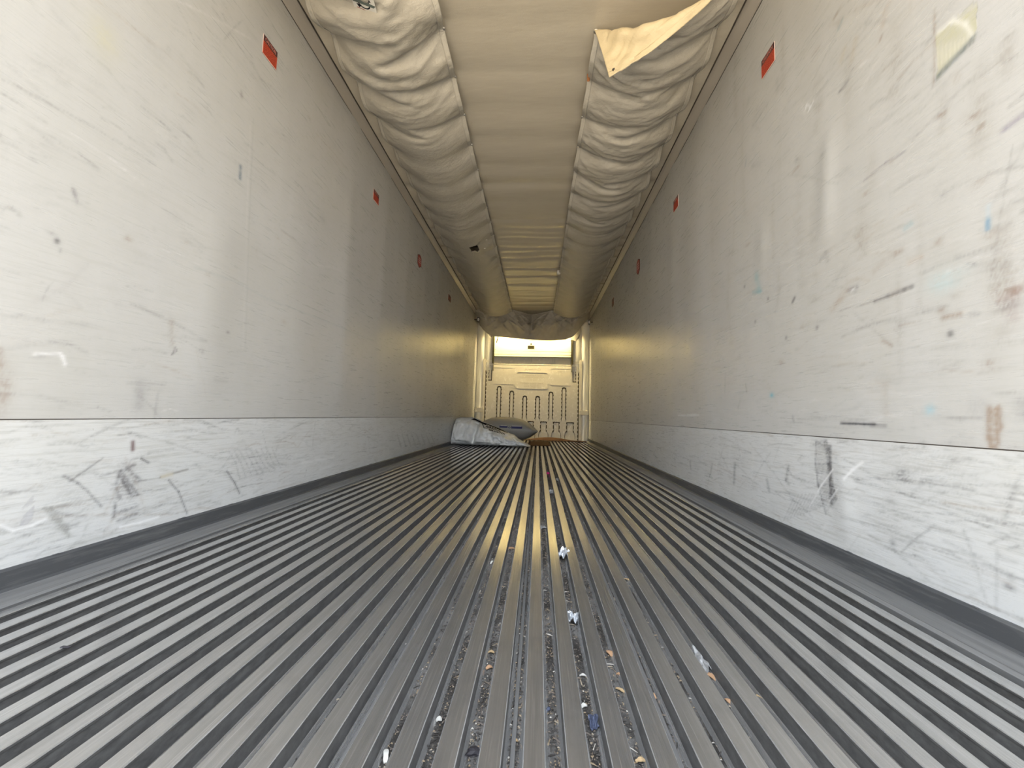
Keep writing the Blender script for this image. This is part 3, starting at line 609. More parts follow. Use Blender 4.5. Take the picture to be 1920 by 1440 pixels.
btext('F', -0.63, 1.00, 0.045, 0.03); btext('S', 0.63, 0.985, 0.07, 0.04); btext('C', 0.645, 0.925, 0.07, 0.045)
cu_ = rounded(0.80, 0.836, -0.402, -0.366, 0.0179); child(curve_plate('drain_ring', [cu_, rounded(0.806, 0.830, -0.396, -0.372, 0.0119)], 0.004, M['emboss'], bulk, YB+0.052))

cov = empty('evaporator_cover', (0, YB, 1.13)); tag(cov, 'bright white lamp-lit cover panel above the beige bulkhead with dark warning sign', 'panel')
bpy.context.view_layer.update()
def cchild(o): o.matrix_parent_inverse = cov.matrix_world.inverted(); return o
for nm, z0, z1, m in (('cover_sheet', 1.675, 2.18, 'cover'), ('cover_sheet', 1.424, 1.668, 'cover'), ('cover_sheet', 1.352, 1.417, 'cover'), ('cover_sheet', 1.305, 1.345, 'cover')):
    bm = bmesh.new(); add_box(bm, -0.848, 0.842, YB-0.02, YB+0.02, z0, z1, 0.002); cchild(bm_obj(nm, bm, M[m], cov))
bm = bmesh.new(); add_box(bm, -0.85, 0.845, YB-0.012, YB+0.02, 1.30, 1.68); cchild(bm_obj('joint_backing', bm, M['olive'], cov))
for x0, x1 in ((-0.855, -0.500), (-0.430, -0.012), (0.0, 0.440), (0.500, 0.845)):
    bm = bmesh.new(); add_box(bm, x0, x1, YB+0.035, YB+0.06, 1.142, 1.300, 0.003); cchild(bm_obj('lower_panel', bm, M['bulk'], cov))
bm = bmesh.new(); add_box(bm, -0.86, 0.85, YB+0.062, YB+0.08, 1.121, 1.33); cchild(bm_obj('lower_backing', bm, M['bulk'], cov))
for x0, x1 in ((-0.494, -0.436), (0.446, 0.494)):
    bm = bmesh.new(); add_box(bm, x0, x1, YB+0.045, YB+0.06, 1.142, 1.300, 0.002); add_box(bm, x0+0.006, x1-0.006, YB+0.02, YB+0.05, 1.142, 1.158, 0.002); o = cchild(bm_obj('post', bm, M['bulk'], cov)); tag(o, kind='stuff')
bm = bmesh.new(); add_box(bm, -0.86, 0.85, YB-0.002, YB+0.06, 1.122, 1.140, 0.002); cchild(bm_obj('lower_rail', bm, M['bulk'], cov))
for s in (-1, 1):
    for k in (0, 1):
        bm = bmesh.new(); x = s*(0.862+0.020*k); add_box(bm, x-0.006, x+0.006, YB-0.032, YB-0.001, 0.98 if k == 0 else 1.15, 1.80); cchild(bm_obj('edge_channel', bm, M['olive'], cov))
bm = bmesh.new(); add_box(bm, -0.108, 0.036, YB-0.0225, YB-0.0195, 1.480, 1.552); sg = cchild(bm_obj('warning_sign', bm, M['olive'], cov))
tx = text('sign_lettering', 'DANGER', 0.036, M['black'], sg, Matrix.Translation((-0.036, YB-0.0235, 1.517)) @ FRONT, 0.0004, width=0.115); tx.matrix_parent_inverse = sg.matrix_world.inverted()
bm = bmesh.new(); vs = [bm.verts.new(p) for p in ((-0.058, YB-0.0215, 1.572), (-0.012, YB-0.0215, 1.572), (-0.035, YB-0.0215, 1.622), (-0.058, YB-0.0195, 1.572), (-0.012, YB-0.0195, 1.572), (-0.035, YB-0.0195, 1.622))]
for q in ((0, 1, 2), (3, 5, 4), (0, 3, 4, 1), (1, 4, 5, 2), (2, 5, 3, 0)): bm.faces.new([vs[i] for i in q])
cchild(bm_obj('warning_triangle', bm, M['olive'], cov))
for x, z in ((-0.82, 1.73), (-0.83, 1.46), (0.80, 1.45), (0.80, 1.72)):
    bm = bmesh.new(); bmesh.ops.create_icosphere(bm, subdivisions=1, radius=0.009, matrix=Matrix.Translation((x, YB-0.021, z))); cchild(bm_obj('screw', bm, M['olive'], cov))
# glossy corner sheets, gently bowed
for nm, s in (('trim_3', -1), ('trim_4', 1)):
    zz = np.linspace(-0.50, 2.10, 60); uu = np.linspace(0, 1, 18); P = np.zeros((60, 18, 3))
    P[..., 0] = s*(1.244-0.20*uu[None, :]*1.0); P[..., 1] = YB+0.045-0.055*np.sin(np.pi*uu)[None, :]*(0.45+0.55*vnoise((60, 18), (5, 2), rng))
    P[..., 2] = zz[:, None]
    tagged = link(nm, grid_mesh(nm, P if s > 0 else P[:, ::-1]), M['post']); tag(tagged, kind='structure')
    P2 = P[34:].copy(); P2[..., 0] = s*(1.10-0.235*uu[None, :]); P2[..., 1] = YB+0.03-0.03*np.sin(np.pi*uu)[None, :]
    link('inner_sheet', grid_mesh('inner_sheet', P2 if s > 0 else P2[:, ::-1]), M['post'], tagged)

# lamp above and behind the hanging curtain, the warm light on the front end
for sx, lb in ((-1, 'left'), (1, 'right')):
    lamp = empty('ceiling_lamp', (sx*0.48, 8.245, ZC)); tag(lamp, 'warm strip lamp on the ceiling behind the %s half of the hanging curtain' % lb, 'lamp')
    bpy.context.view_layer.update()
    o = box('housing', sx*0.48-0.32, sx*0.48+0.32, 8.205, 8.285, 2.155, 2.185, M['cover'], lamp); o.matrix_parent_inverse = lamp.matrix_world.inverted()
    for q_, (xa_, xb_, ya_, yb_) in enumerate(((-0.335, -0.325, 8.19, 8.385), (0.325, 0.335, 8.19, 8.385), (-0.335, 0.335, 8.18, 8.19))):
        o = box('added_light_hood', sx*0.48+xa_, sx*0.48+xb_, ya_, yb_, 1.90, 2.185, M['cover'], lamp); o.matrix_parent_inverse = lamp.matrix_world.inverted()  # unseen hood, added to keep the lamp's light off the corners
    o = box('diffuser', sx*0.48-0.31, sx*0.48+0.31, 8.21, 8.28, 2.125, 2.154, M['bulb'], lamp, 0.004); o.matrix_parent_inverse = lamp.matrix_world.inverted()

# ------------------------------------------------------------------ air chutes of tarpaulin, hung from rivets along the ceiling (small cloth solver)
def cloth(x0, x1, y0, nseg, sub, nu, pitch, su, sv, unpin, seed, steps=400, zc=ZC-0.006, g=0.0003, bend=0.2):
    nv = nseg*sub+1; r = np.random.default_rng(seed)
    u = np.linspace(0, 1, nu); y = y0+np.arange(nv)*pitch/sub
    P = np.zeros((nv, nu, 3)); P[..., 0] = x0+(x1-x0)*u[None, :]; P[..., 1] = y[:, None]
    SU = np.array([su(q) for q in y]); SV = np.array([sv(q) for q in y])
    lu_ = (x1-x0)/(nu-1)*(1+SU); lv = pitch/sub*(1+SV)
    P[..., 2] = zc-0.01-0.24*u*(1-u)*np.sqrt(SU[:, None])+r.normal(0, .004, (nv, nu))
    W = np.ones((nv, nu))
    for k in range(nseg+1):
        for side in (0, nu-1):
            if (k, 0 if side == 0 else 1) in unpin: continue
            W[k*sub, side] = 0; P[k*sub, side, 2] = zc
    V = np.zeros_like(P)
    LU = np.repeat(lu_[:, None], nu-1, 1); LV = np.repeat(lv[:-1, None], nu, 1); LD = np.sqrt(LU[:-1, :]**2+LV[:, :-1]**2)
    def sat(a, b, wa, wb, L, k):
        d = b-a; n = np.sqrt((d*d).sum(-1))+1e-9; s = wa+wb; s = np.where(s == 0, 1, s)
        m = ((n-L)/n*k/s)[..., None]*d; a += m*wa[..., None]; b -= m*wb[..., None]
    for it in range(steps):
        Q = P.copy(); V *= .97; V[..., 2] -= g; P = P+V*W[..., None]
        for rr in range(5):
            for o in (0, 1):
                sat(P[:, o:-1:2], P[:, o+1::2], W[:, o:-1:2], W[:, o+1::2], LU[:, o::2], 1)
                sat(P[o:-1:2], P[o+1::2], W[o:-1:2], W[o+1::2], LV[o::2], 1)
            for o in (0, 1):
                A = P[o:-1:2]; B = P[o+1::2]; wa = W[o:-1:2]; wb = W[o+1::2]; L = LD[o::2]
                for q in (0, 1):
                    sat(A[:, q:-1:2], B[:, q+1::2], wa[:, q:-1:2], wb[:, q+1::2], L[:, q::2], .5)
                    sat(A[:, q+1::2], B[:, q:-1:2], wa[:, q+1::2], wb[:, q:-1:2], L[:, q::2], .5)
            for o in range(4):
                a = P[:, o:-2:4]; b = P[:, o+2::4]; n = min(a.shape[1], b.shape[1])
                if n: sat(a[:, :n], b[:, :n], W[:, o:-2:4][:, :n], W[:, o+2::4][:, :n], np.repeat(2*lu_[:, None], n, 1), bend)
                a = P[o:-2:4]; b = P[o+2::4]; n = min(len(a), len(b))
                if n: sat(a[:n], b[:n], W[o:-2:4][:n], W[o+2::4][:n], np.repeat(2*lv[o:-2:4][:n, None], nu, 1), bend)
            P[..., 2] = np.minimum(P[..., 2], zc)
        V = P-Q
    return P, W
def refine(P, k):
    """smooth (Catmull-Rom) upsampling of a sheet of points by k in both directions"""
    def up(A):
        n = len(A); t = np.linspace(0, n-1, (n-1)*k+1); i = np.clip(t.astype(int), 0, n-2); f = (t-i)[:, None, None]
        a, b, c, d = A[np.clip(i-1, 0, n-1)], A[i], A[i+1], A[np.clip(i+2, 0, n-1)]
        return 0.5*(2*b+(c-a)*f+(2*a-5*b+4*c-d)*f*f+(3*b-a-3*c+d)*f**3)
    return up(up(P).transpose(1, 0, 2)).transpose(1, 0, 2)
def chute(name, label, P, W, seed, hem_sides, hole=None):
    root = empty(name, (0, 0, 0)); tag(root, label, 'air chute')
    r = np.random.default_rng(seed)
    F = refine(P, 3)
    nv, nu = F.shape[:2]
    uu = np.linspace(0, 1, nu)[None, :]
    warp = np.clip(4*uu*(1-uu), 0, 1)
    n = np.cross(np.gradient(F, axis=1), np.gradient(F, axis=0)); n /= np.linalg.norm(n, axis=-1, keepdims=True)+1e-9
    wr = (vnoise((nv, nu), (150, 7), r)-0.5)*0.010+(vnoise((nv, nu), (330, 16), r)-0.5)*0.005
    fade = np.clip((4.6-F[..., 1])/1.5, 0.25, 1.0) if seed == 1 else 1.0
    if seed == 0: fade = np.clip((3.0-F[..., 1])/0.8, 0.18, 1.0)
    dy_ = 0.3125/SUB/3; big = nv+80
    ridged = np.abs(vnoise((big, nu), (int(big*dy_/0.062), 2), r)-0.5)*2; fine = np.abs(vnoise((big, nu), (int(big*dy_/0.028), 4), r)-0.5)*2
    sh = (0.15*4*uu[0]*(1-uu[0])/dy_).astype(int); rows = np.arange(nv)[:, None]+79-np.minimum(sh, 79)[None, :]; cols_ = np.arange(nu)[None, :]
    wr = wr+(ridged[rows, cols_]-0.5)*0.012+(fine[rows, cols_]-0.5)*0.0025
    F = F+n*(wr*fade*np.clip(warp*3, 0, 1))[..., None]; F[..., 2] = np.minimum(F[..., 2], ZC-0.004)
    me = grid_mesh('sheet', F, 0.0015)
    if hole is not None:
        bm = bmesh.new(); bm.from_mesh(me)
        kill = [f for f in bm.faces if hole(f.calc_center_median())]
        bmesh.ops.delete(bm, geom=kill, context='FACES'); bm.to_mesh(me); bm.free()
    so_ = link('sheet', me, M['cloth'], root); me.materials.append(M['cloth_back'])
    mi = np.zeros(len(me.polygons), np.int32); nz_ = np.zeros(len(me.polygons)*3, np.float32)
    if hole is None: mi[(nv-1)*(nu-1):2*(nv-1)*(nu-1)] = 1; me.polygons.foreach_set('material_index', mi)
    for e in hem_sides:                                               # doubled, stitched hem strip on the open edges
        k = 5
        j0_ = SUB*3+2 if hole is None and e == 0 else 0
        H = F[j0_:, :k] if e == 0 else (F[:, -k:] if e == 1 else F[:k, :])
        nn = n[j0_:, :k] if e == 0 else (n[:, -k:] if e == 1 else n[:k, :])
        sg_ = np.where(nn[..., 2:3] > 0, -1.0, 1.0) if e != 2 else np.where(nn[..., 2:3] > 0, -1.0, 1.0)
        nm = 'end_hem' if e == 2 else 'side_hem'
        puck = (vnoise(H.shape[:2], ((900, 1) if e != 2 else (1, 90)), r)-0.5)*0.0035
        link(nm, grid_mesh(nm, H+nn*sg_*(0.0028+puck)[..., None], 0.001), M['cloth_back'] if e == 2 else M['cloth_hem'], root)
    bm = bmesh.new()
    bmesh.ops.create_cone(bm, cap_ends=True, segments=10, radius1=0.009, radius2=0.014, depth=0.006, matrix=Matrix.Translation((0, 0, -0.003)))
    rv = bpy.data.meshes.new('rivet'); bm.to_mesh(rv); bm.free(); rv.materials.append(M['steel'])
    ins = 0.018
    for k in range(W.shape[0]):
        for j, sx in ((0, 1), (W.shape[1]-1, -1)):
            if W[k, j] == 0: 
                o = link('rivet', rv, None, root); o.location = (P[k, j, 0]+sx*ins*0.6, P[k, j, 1]+0.003, P[k, j, 2]-0.006)
    return root, F
SUB, NU = 14, 31
PL, WL = cloth(-1.095, -0.425, 1.033, 22, SUB, NU, 0.3125, lambda y: 0.085 if y < 2.2 else (0.06 if y < 3.2 else 0.045), lambda y: 0.13 if y < 1.95 else (0.07 if y < 2.58 else (0.025 if y < 2.9 else -0.004)), set(), 5)
PR, WR = cloth(0.418, 1.10, 1.71, 20, SUB, NU, 0.3125, lambda y: 0.055 if y < 4 else 0.045, lambda y: 0.055 if y < 3.9 else (0.02 if y < 4.4 else -0.002), {(0, 0)}, 3)
PL, WL, PR, WR = PL[:-6], WL[:-6], PR[:-7], WR[:-7]
hp = [(-0.735, 4.50), (-0.632, 4.478), (-0.625, 4.60), (-0.655, 4.655), (-0.675, 4.60), (-0.725, 4.615)]
def in_hole(p):
    ins = False
    for k in range(len(hp)):
        (xa, ya), (xb, yb) = hp[k], hp[k-1]
        if (ya > p.y) != (yb > p.y) and p.x < (xb-xa)*(p.y-ya)/(yb-ya)+xa: ins = not ins
    return ins
chl, FL = chute('cloth_air_chute', 'long draped beige tarpaulin air chute along the left ceiling with a torn hole', PL, WL, 0, (0, 1), in_hole)
chr_, FR = chute('cloth_air_chute', 'long scalloped beige tarpaulin air chute along the right ceiling with a drooping corner', PR, WR, 1, (0, 1, 2))
# grommet at the drooping corner and a rust-coloured tag at one rivet
bm = bmesh.new(); tp = FR[4, 4]; bmesh.ops.create_cone(bm, cap_ends=True, segments=12, radius1=0.010, radius2=0.010, depth=0.006, matrix=Matrix.Translation(tp) @ Matrix.Rotation(math.pi/2, 4, 'X')); tag(bm_obj('grommet', bm, M['blackmetal'], chr_), 'dark metal eyelet on the loose corner')
bm = bmesh.new(); q = onz(1103, 145, ZC-0.03)
add_box(bm, q.x-0.008, q.x+0.010, q.y-0.004, q.y+0.004, q.z-0.028, q.z+0.024, 0.003); tag(bm_obj('loose_tag', bm, mat('rust_brown', (0.30, 0.12, 0.04), 0.6), chr_), 'rust-brown scrap caught on a rivet')
q = onz(1048, 509, ZC-0.02); bm = bmesh.new(); add_box(bm, q.x-0.03, q.x+0.02, q.y-0.03, q.y+0.03, q.z-0.045, q.z+0.01, 0.006); tag(bm_obj('patch_flap', bm, M['white'], chr_), 'small white torn flap on the inner edge')
# torn lips around the hole
r = random.Random(4); bm = bmesh.new()
def zsheet(x, y):
    d = (FL[..., 0]-x)**2+(FL[..., 1]-y)**2; return FL.reshape(-1, 3)[int(np.argmin(d))][2]
for (xa, ya), (xb, yb) in zip(hp, hp[1:]+hp[:1]):
    za = zsheet(xa, ya); vs = [bm.verts.new(p) for p in ((xa, ya, za-0.004), (xb, yb, zsheet(xb, yb)-0.004), ((xa+xb)/2+r.uniform(-.02, .02), (ya+yb)/2+r.uniform(0.0, .03), za-0.02-r.uniform(0, .012)), ((xa+xb)/2+(0.012 if (xa+xb)/2 > -0.67 else -0.012), (ya+yb)/2+(0.012 if (ya+yb)/2 > 4.55 else -0.012), za-0.006))]
    if (ya+yb)/2 > 4.58: bm.faces.new(vs[:3])
    bm.faces.new((vs[0], vs[1], vs[3]))
for k in range(3):
    x, y = -0.71+0.02*k, 4.63+0.11*k; z = zsheet(x, y)-0.004; vs = [bm.verts.new(p) for p in ((x, y, z), (x+0.012, y, z), (x+0.002, y+0.13, z-0.012), (x+0.004, y+0.06, z-0.010))]
    bm.faces.new((vs[0], vs[1], vs[3])); bm.faces.new((vs[1], vs[2], vs[3])); bm.faces.new((vs[0], vs[3], vs[2]))
tag(bm_obj('torn_lips', bm, M['cloth_hem'], chl), 'frayed pale lips of the torn hole')
for x, y in ((-0.52, 4.46), (-0.50, 4.56), (-0.56, 4.62)):
    z = zsheet(x, y); bm = bmesh.new(); add_box(bm, x-0.012, x+0.012, y-0.008, y+0.008, z-0.008, z-0.001, 0.002); bm_obj('chip_mark', bm, M['white'], chl)
# maker's label on the near end of the left chute
ctr = FL.reshape(-1, 3)[int(np.argmin([(Vector(p)-Vector((CX, 0, 0))).angle(ray(684, 6)) for p in FL.reshape(-1, 3)[:9000]]))]
kflat = int(np.argmin(((FL-np.array(ctr))**2).sum(-1))); ki, kj = np.unravel_index(kflat, FL.shape[:2])
tu = Vector(FL[ki, kj+6]-FL[ki, max(kj-6, 0)]).normalized(); tv = Vector(FL[min(ki+6, FL.shape[0]-1), kj]-FL[max(ki-6, 0), kj]).normalized()
nn = tu.cross(tv).normalized(); nn = -nn if nn.z > 0 else nn; tv = -nn.cross(tu)*(1 if True else 1)
if tv.y < 0: tv = -tv
rot_a = math.radians(-14); au = tu*math.cos(rot_a)-tv*math.sin(rot_a); av = tu*math.sin(rot_a)+tv*math.cos(rot_a)
# label frame: a to the right in the picture, b up in the picture (towards the opening)
LM = Matrix(((au.x, -av.x, nn.x, ctr[0]+nn.x*0.010), (au.y, -av.y, nn.y, ctr[1]+nn.y*0.010), (au.z, -av.z, nn.z, ctr[2]+nn.z*0.010), (0, 0, 0, 1)))
def flat(name, pts, m, parent, z0, z1, mw):
    o = prism(name, pts, lambda a, b, d: mw @ Vector((a, b, d)), z0, z1, m, parent); return o
lab = flat('maker_label', [(-0.062, -0.045), (0.062, -0.045), (0.062, 0.060), (-0.062, 0.060)], M['white'], chl, 0, 0.0008, LM); tag(lab, 'white printed label with an arrow ring and grey-green band')
flat('label_band', [(-0.06, 0.0), (0.05, 0.004), (0.062, 0.018), (-0.03, 0.022), (-0.045, 0.016)], M['greygreen'], lab, 0.0009, 0.0013, LM)
ring = [(0.034*math.cos(a), 0.012+0.030*math.sin(a)) for a in np.radians(np.linspace(200, 340, 12))]+[(0.027*math.cos(a), 0.012+0.024*math.sin(a)) for a in np.radians(np.linspace(340, 200, 12))]
flat('arrow_ring', ring, M['black'], lab, 0.0014, 0.0018, LM); flat('arrow_ring', [(-a, 0.024-b) for a, b in ring], M['black'], lab, 0.0014, 0.0018, LM)
flat('arrow_head', [(-0.042, -0.004), (-0.014, -0.004), (-0.030, -0.022)], M['black'], lab, 0.0014, 0.0018, LM); flat('arrow_head', [(0.042, 0.028), (0.014, 0.028), (0.030, 0.046)], M['black'], lab, 0.0014, 0.0018, LM)
flat('print_line', [(-0.045, -0.027), (0.045, -0.027), (0.045, -0.024), (-0.045, -0.024)], M['redtext'], lab, 0.0009, 0.0013, LM)
flat('serial_strip', [(-0.06, -0.058), (0.06, -0.058), (0.06, -0.043), (-0.06, -0.043)], mat('cream_strip', (0.62, 0.58, 0.43), 0.5), lab, 0.0, 0.0012, LM)
flat('print_line', [(0.0, -0.054), (0.012, -0.054), (0.012, -0.047), (0.0, -0.047)], M['olive'], lab, 0.0012, 0.0016, LM); flat('print_line', [(0.034, -0.054), (0.05, -0.054), (0.05, -0.047), (0.034, -0.047)], M['olive'], lab, 0.0012, 0.0016, LM)

# ------------------------------------------------------------------ curtain that closes the chutes at the front end
cur = empty('hanging_cloth_curtain', (0, 7.9, ZC)); tag(cur, 'sagging beige cloth curtain hanging from the ceiling before the bulkhead', 'curtain')
bpy.context.view_layer.update()
nu_, nv_ = 121, 34
xs = np.linspace(-1.238, 1.238, nu_); tv_ = np.linspace(0, 1, nv_)[:, None]
zb = np.interp(xs, [-1.243, -1.17, -1.095, -1.0, -0.891, -0.564, -0.101, 0.358, 0.7, 0.869, 0.96, 1.036, 1.13, 1.214], [2.10, 1.99, 1.866, 1.78, 1.716, 1.690, 1.652, 1.636, 1.660, 1.735, 1.84, 1.951, 2.08, 2.17])
yt = np.interp(xs, [-1.215, -0.80, -0.42, -0.02, 0.38, 0.80, 1.205], [7.80, 7.80, 7.80, 8.20, 7.84, 7.90, 7.90])
P = np.zeros((nv_, nu_, 3)); P[..., 0] = xs[None, :]
P[..., 1] = yt[None, :]*(1-tv_)+8.22*tv_-0.10*np.sin(np.pi*tv_)
zt = ZC+0.012
P[..., 2] = zt*(1-tv_)+zb[None, :]*tv_+0.10*np.sin(np.pi*tv_)*0.3
fold = np.zeros((nv_, nu_))
for cxf, ang, w_, d_ in ((-0.02, 0.0, 0.05, -0.05), (-0.55, -0.5, 0.07, 0.04), (-0.75, -0.9, 0.05, 0.035), (-0.35, -0.7, 0.05, 0.03), (0.30, 0.8, 0.05, 0.03), (0.52, 0.9, 0.06, 0.04), (0.80, 1.0, 0.05, 0.035), (0.12, 0.6, 0.05, 0.02), (-0.95, -1.0, 0.04, 0.03), (1.0, 1.1, 0.04, 0.03)):
    c = cxf - ang*0.30*(tv_-0.3); fold += d_*np.exp(-((xs[None, :]-c)/w_)**2)*np.sin(np.pi*np.clip(tv_*1.05, 0, 1))
fold *= 1.5
for hx_, hz_ in ((-0.80, 0.0), (-0.42, 0.0), (0.38, 0.0), (0.80, 0.0), (-0.02, 0.0), (-1.1, 0.1), (1.1, 0.1)):          # creases fanning out from the hanging points
    for k in range(5):
        sl_ = (k-2)*0.55+rng.uniform(-.2, .2); c = hx_+sl_*(tv_+0.05)*0.9; fold += rng.uniform(0.012, 0.03)*np.exp(-((xs[None, :]-c)/(0.018+0.02*tv_))**2)*np.exp(-((tv_-0.45)/0.38)**2)
fold += (vnoise((nv_, nu_), (5, 16), rng)-0.5)*0.07*np.sin(np.pi*tv_)+np.abs(vnoise((nv_, nu_), (9, 22), rng)-0.5)*0.05*np.sin(np.pi*tv_)+0.02*np.cos(tv_*9+xs[None, :]*2.0)*np.sin(np.pi*tv_)
P[..., 1] -= fold
o = link('curtain_sheet', grid_mesh('curtain_sheet', refine(P, 2), 0.002), M['cloth'], cur); o.matrix_parent_inverse = cur.matrix_world.inverted()
H = P[:3].copy(); H[..., 1] -= 0.004; H[..., 2] -= 0.004; o = link('top_hem', grid_mesh('top_hem', H, 0.0015), M['cloth_hem'], cur); o.matrix_parent_inverse = cur.matrix_world.inverted()
for s, pts in ((1, [(1064, 628), (1081, 604), (1090, 612), (1090, 622), (1086, 634), (1079, 640), (1072, 637), (1070, 632)]), (-1, [(897, 601), (905, 600), (914, 615), (924, 630), (922, 633), (915, 628), (908, 618), (899, 610)])):
    w3 = [ony(a, b, 8.30) for a, b in pts]
    bm = bmesh.new(); A = [bm.verts.new(p+Vector((0, 0.012*math.sin(2.1*i), 0))) for i, p in enumerate(w3)]; B = [bm.verts.new(p+Vector((0, 0.012*math.sin(2.1*i)+0.004, 0))) for i, p in enumerate(w3)]
    n_ = len(A); bm.faces.new(A); bm.faces.new(B[::-1])
    for i in range(n_): bm.faces.new((A[i], B[i], B[(i+1) % n_], A[(i+1) % n_]))
    bmesh.ops.triangulate(bm, faces=bm.faces[:]); o = bm_obj('side_flap', bm, M['cloth'], cur); o.matrix_parent_inverse = cur.matrix_world.inverted()
# little steel tie rings in the two front corners and one loose strap
def ring_bm(R, r, mw, n=16, k=6, sx=1.0):
    bm = bmesh.new(); rows = []
    for i in range(n):
        a = 2*math.pi*i/n; rows.append([bm.verts.new(mw @ Vector((sx*(R+r*math.cos(b))*math.cos(a), r*math.sin(b), (R+r*math.cos(b))*math.sin(a)))) for b in [2*math.pi*j/k for j in range(k)]])
    for i in range(n):
        for j in range(k): bm.faces.new((rows[i][j], rows[(i+1) % n][j], rows[(i+1) % n][(j+1) % k], rows[i][(j+1) % k]))
    return bm
for px, py, s, lb in ((897.0, 599, -1, 'oval black tie ring holding the curtain at the left front corner'), (1104.5, 604, 1, 'oblong black tie ring holding the curtain at the right front corner')):
    q = ony(px, py, 7.95); rt = empty('tie_ring', q); tag(rt, lb, 'ring')
    bm = ring_bm(0.045, 0.010, Matrix.Identity(4), sx=0.72 if s < 0 else 0.5); o = bm_obj('ring', bm, M['blackmetal'], rt, True)
    bm = bmesh.new(); add_box(bm, -0.025, 0.022, 0.004, 0.012, -0.038, 0.038, 0.004); bm_obj('ring_plate', bm, M['steel'], rt)
    bm = bmesh.new(); add_box(bm, *sorted((0.02*s, s*(1.243-abs(q.x)))), 0.0, 0.016, -0.01, 0.01, 0.002); bm_obj('bracket', bm, M['blackmetal'], rt)
a_ = ony(936, 631, 8.30); b_ = ony(931, 643, 8.30)
bm = bmesh.new(); d_ = (b_-a_); sv_ = Vector((0.012, 0, 0.004))
pts = [a_-sv_+Vector((0, 0, 0.12)), a_+sv_+Vector((0, 0, 0.12)), b_+sv_, b_-sv_]
A = [bm.verts.new(p) for p in pts]; B = [bm.verts.new(p+Vector((0, 0.004, 0))) for p in pts]; bm.faces.new(A); bm.faces.new(B[::-1])
for i in range(4): bm.faces.new((A[i], B[i], B[(i+1) % 4], A[(i+1) % 4]))
o = bm_obj('loose_tie', bm, M['blackmetal'], cur); o.matrix_parent_inverse = cur.matrix_world.inverted(); tag(o, 'thin dark tie dangling below the curtain')

# ------------------------------------------------------------------ caution labels on the side walls
def wall_frame(s, yc, zc):
    # local a: to the reader's right, b: up, c: out of the wall
    a = Vector((0, -s, 0)); n_ = Vector((-s, 0, 0))
    return Matrix(((a.x, 0, n_.x, s*WX-s*0.004), (a.y, 0, n_.y, yc), (a.z, 1, n_.z, zc), (0, 0, 0, 1)))
def caution(s, yc, zc, w, h, label, detail=True):
    root = empty('caution_label', (s*WX, yc, zc-h/2)); tag(root, label, 'label')
    bpy.context.view_layer.update(); F_ = wall_frame(s, yc, zc); inv = root.matrix_world.inverted()
    def K(o): o.matrix_parent_inverse = inv; return o
    rect = lambda x0, x1, y0, y1: [(x0, y0), (x1, y0), (x1, y1), (x0, y1)]
    K(flat('label_edge', rect(-w/2-.002, w/2+.002, -h/2-.002, h/2+.002), M['pink'], root, -0.002, 0.0006, F_))
    K(flat('body', rect(-w/2, w/2, -h/2, h*0.17), M['red'], root, 0.0006, 0.0012, F_))
    K(flat('header', rect(-w/2, w/2, h*0.17, h/2), M['header'], root, 0.0006, 0.0012, F_))
    if detail:
        K(text('header_lettering', 'CAUTION', h*0.27, M['lettering'], root, F_ @ Matrix.Translation((0, h*0.335, 0.0014)), 0.0003, width=w*0.80, bold=0.0006))
        r_ = random.Random(int(yc*100))
        for k in range(6):
            zz_ = h*(0.10-0.105*k); x = -w*0.44; bm = bmesh.new()
            while x < w*0.40:
                L = r_.uniform(0.008, 0.020)*w/0.1; x1 = min(x+L, w*0.44)
                vs = [bm.verts.new(F_ @ Vector(p)) for p in ((x, zz_-h*0.026, 0.0014), (x1, zz_-h*0.026, 0.0014), (x1, zz_+h*0.026, 0.0014), (x, zz_+h*0.026, 0.0014))]
                bm.faces.new(vs); x = x1+0.003*w/0.1
            K(bm_obj('text_line', bm, M['redtext'], root))
    return root
caution(-1, 1.711, 1.797, 0.098, 0.096, 'red caution label with black header nearest the opening on the left wall')
caution(-1, 2.992, 1.791, 0.104, 0.086, 'red caution label with black header second from the opening on the left wall')
caution(1, 1.833, 1.776, 0.104, 0.094, 'red caution label with black header nearest the opening on the right wall')
caution(1, 3.105, 1.772, 0.104, 0.094, 'red caution label with black header second from the opening on the right wall')
def hexlabel(s, yc, zc, w, h, label):
    root = empty('warning_label', (s*WX, yc, zc-h/2)); tag(root, label, 'label'); bpy.context.view_layer.update(); F_ = wall_frame(s, yc, zc); inv = root.matrix_world.inverted()
    hx = lambda k: [(-w/2*k, -h*0.28*k), (0, -h/2*k), (w/2*k, -h*0.28*k), (w/2*k, h*0.34*k), (0, h/2*k), (-w/2*k, h*0.34*k)]
    for nm, k, m, z0, z1 in (('label_edge', 1.0, 'brownred', -0.002, 0.0006), ('body', 0.88, 'red_deep', 0.0006, 0.0012)):
        o = flat(nm, hx(k), M[m], root, z0, z1, F_); o.matrix_parent_inverse = inv
    for k in range(3):
        o = flat('text_line', [(-w*0.3, h*(0.16-0.15*k)), (w*0.3, h*(0.16-0.15*k)), (w*0.3, h*(0.21-0.15*k)), (-w*0.3, h*(0.21-0.15*k))], M['pink'], root, 0.0012, 0.0016, F_); o.matrix_parent_inverse = inv
hexlabel(-1, 4.19, 1.735, 0.13, 0.155, 'small pointed red label on the left wall, third from the opening')
hexlabel(1, 4.30, 1.715, 0.13, 0.185, 'small pointed red label on the right wall, third from the opening')
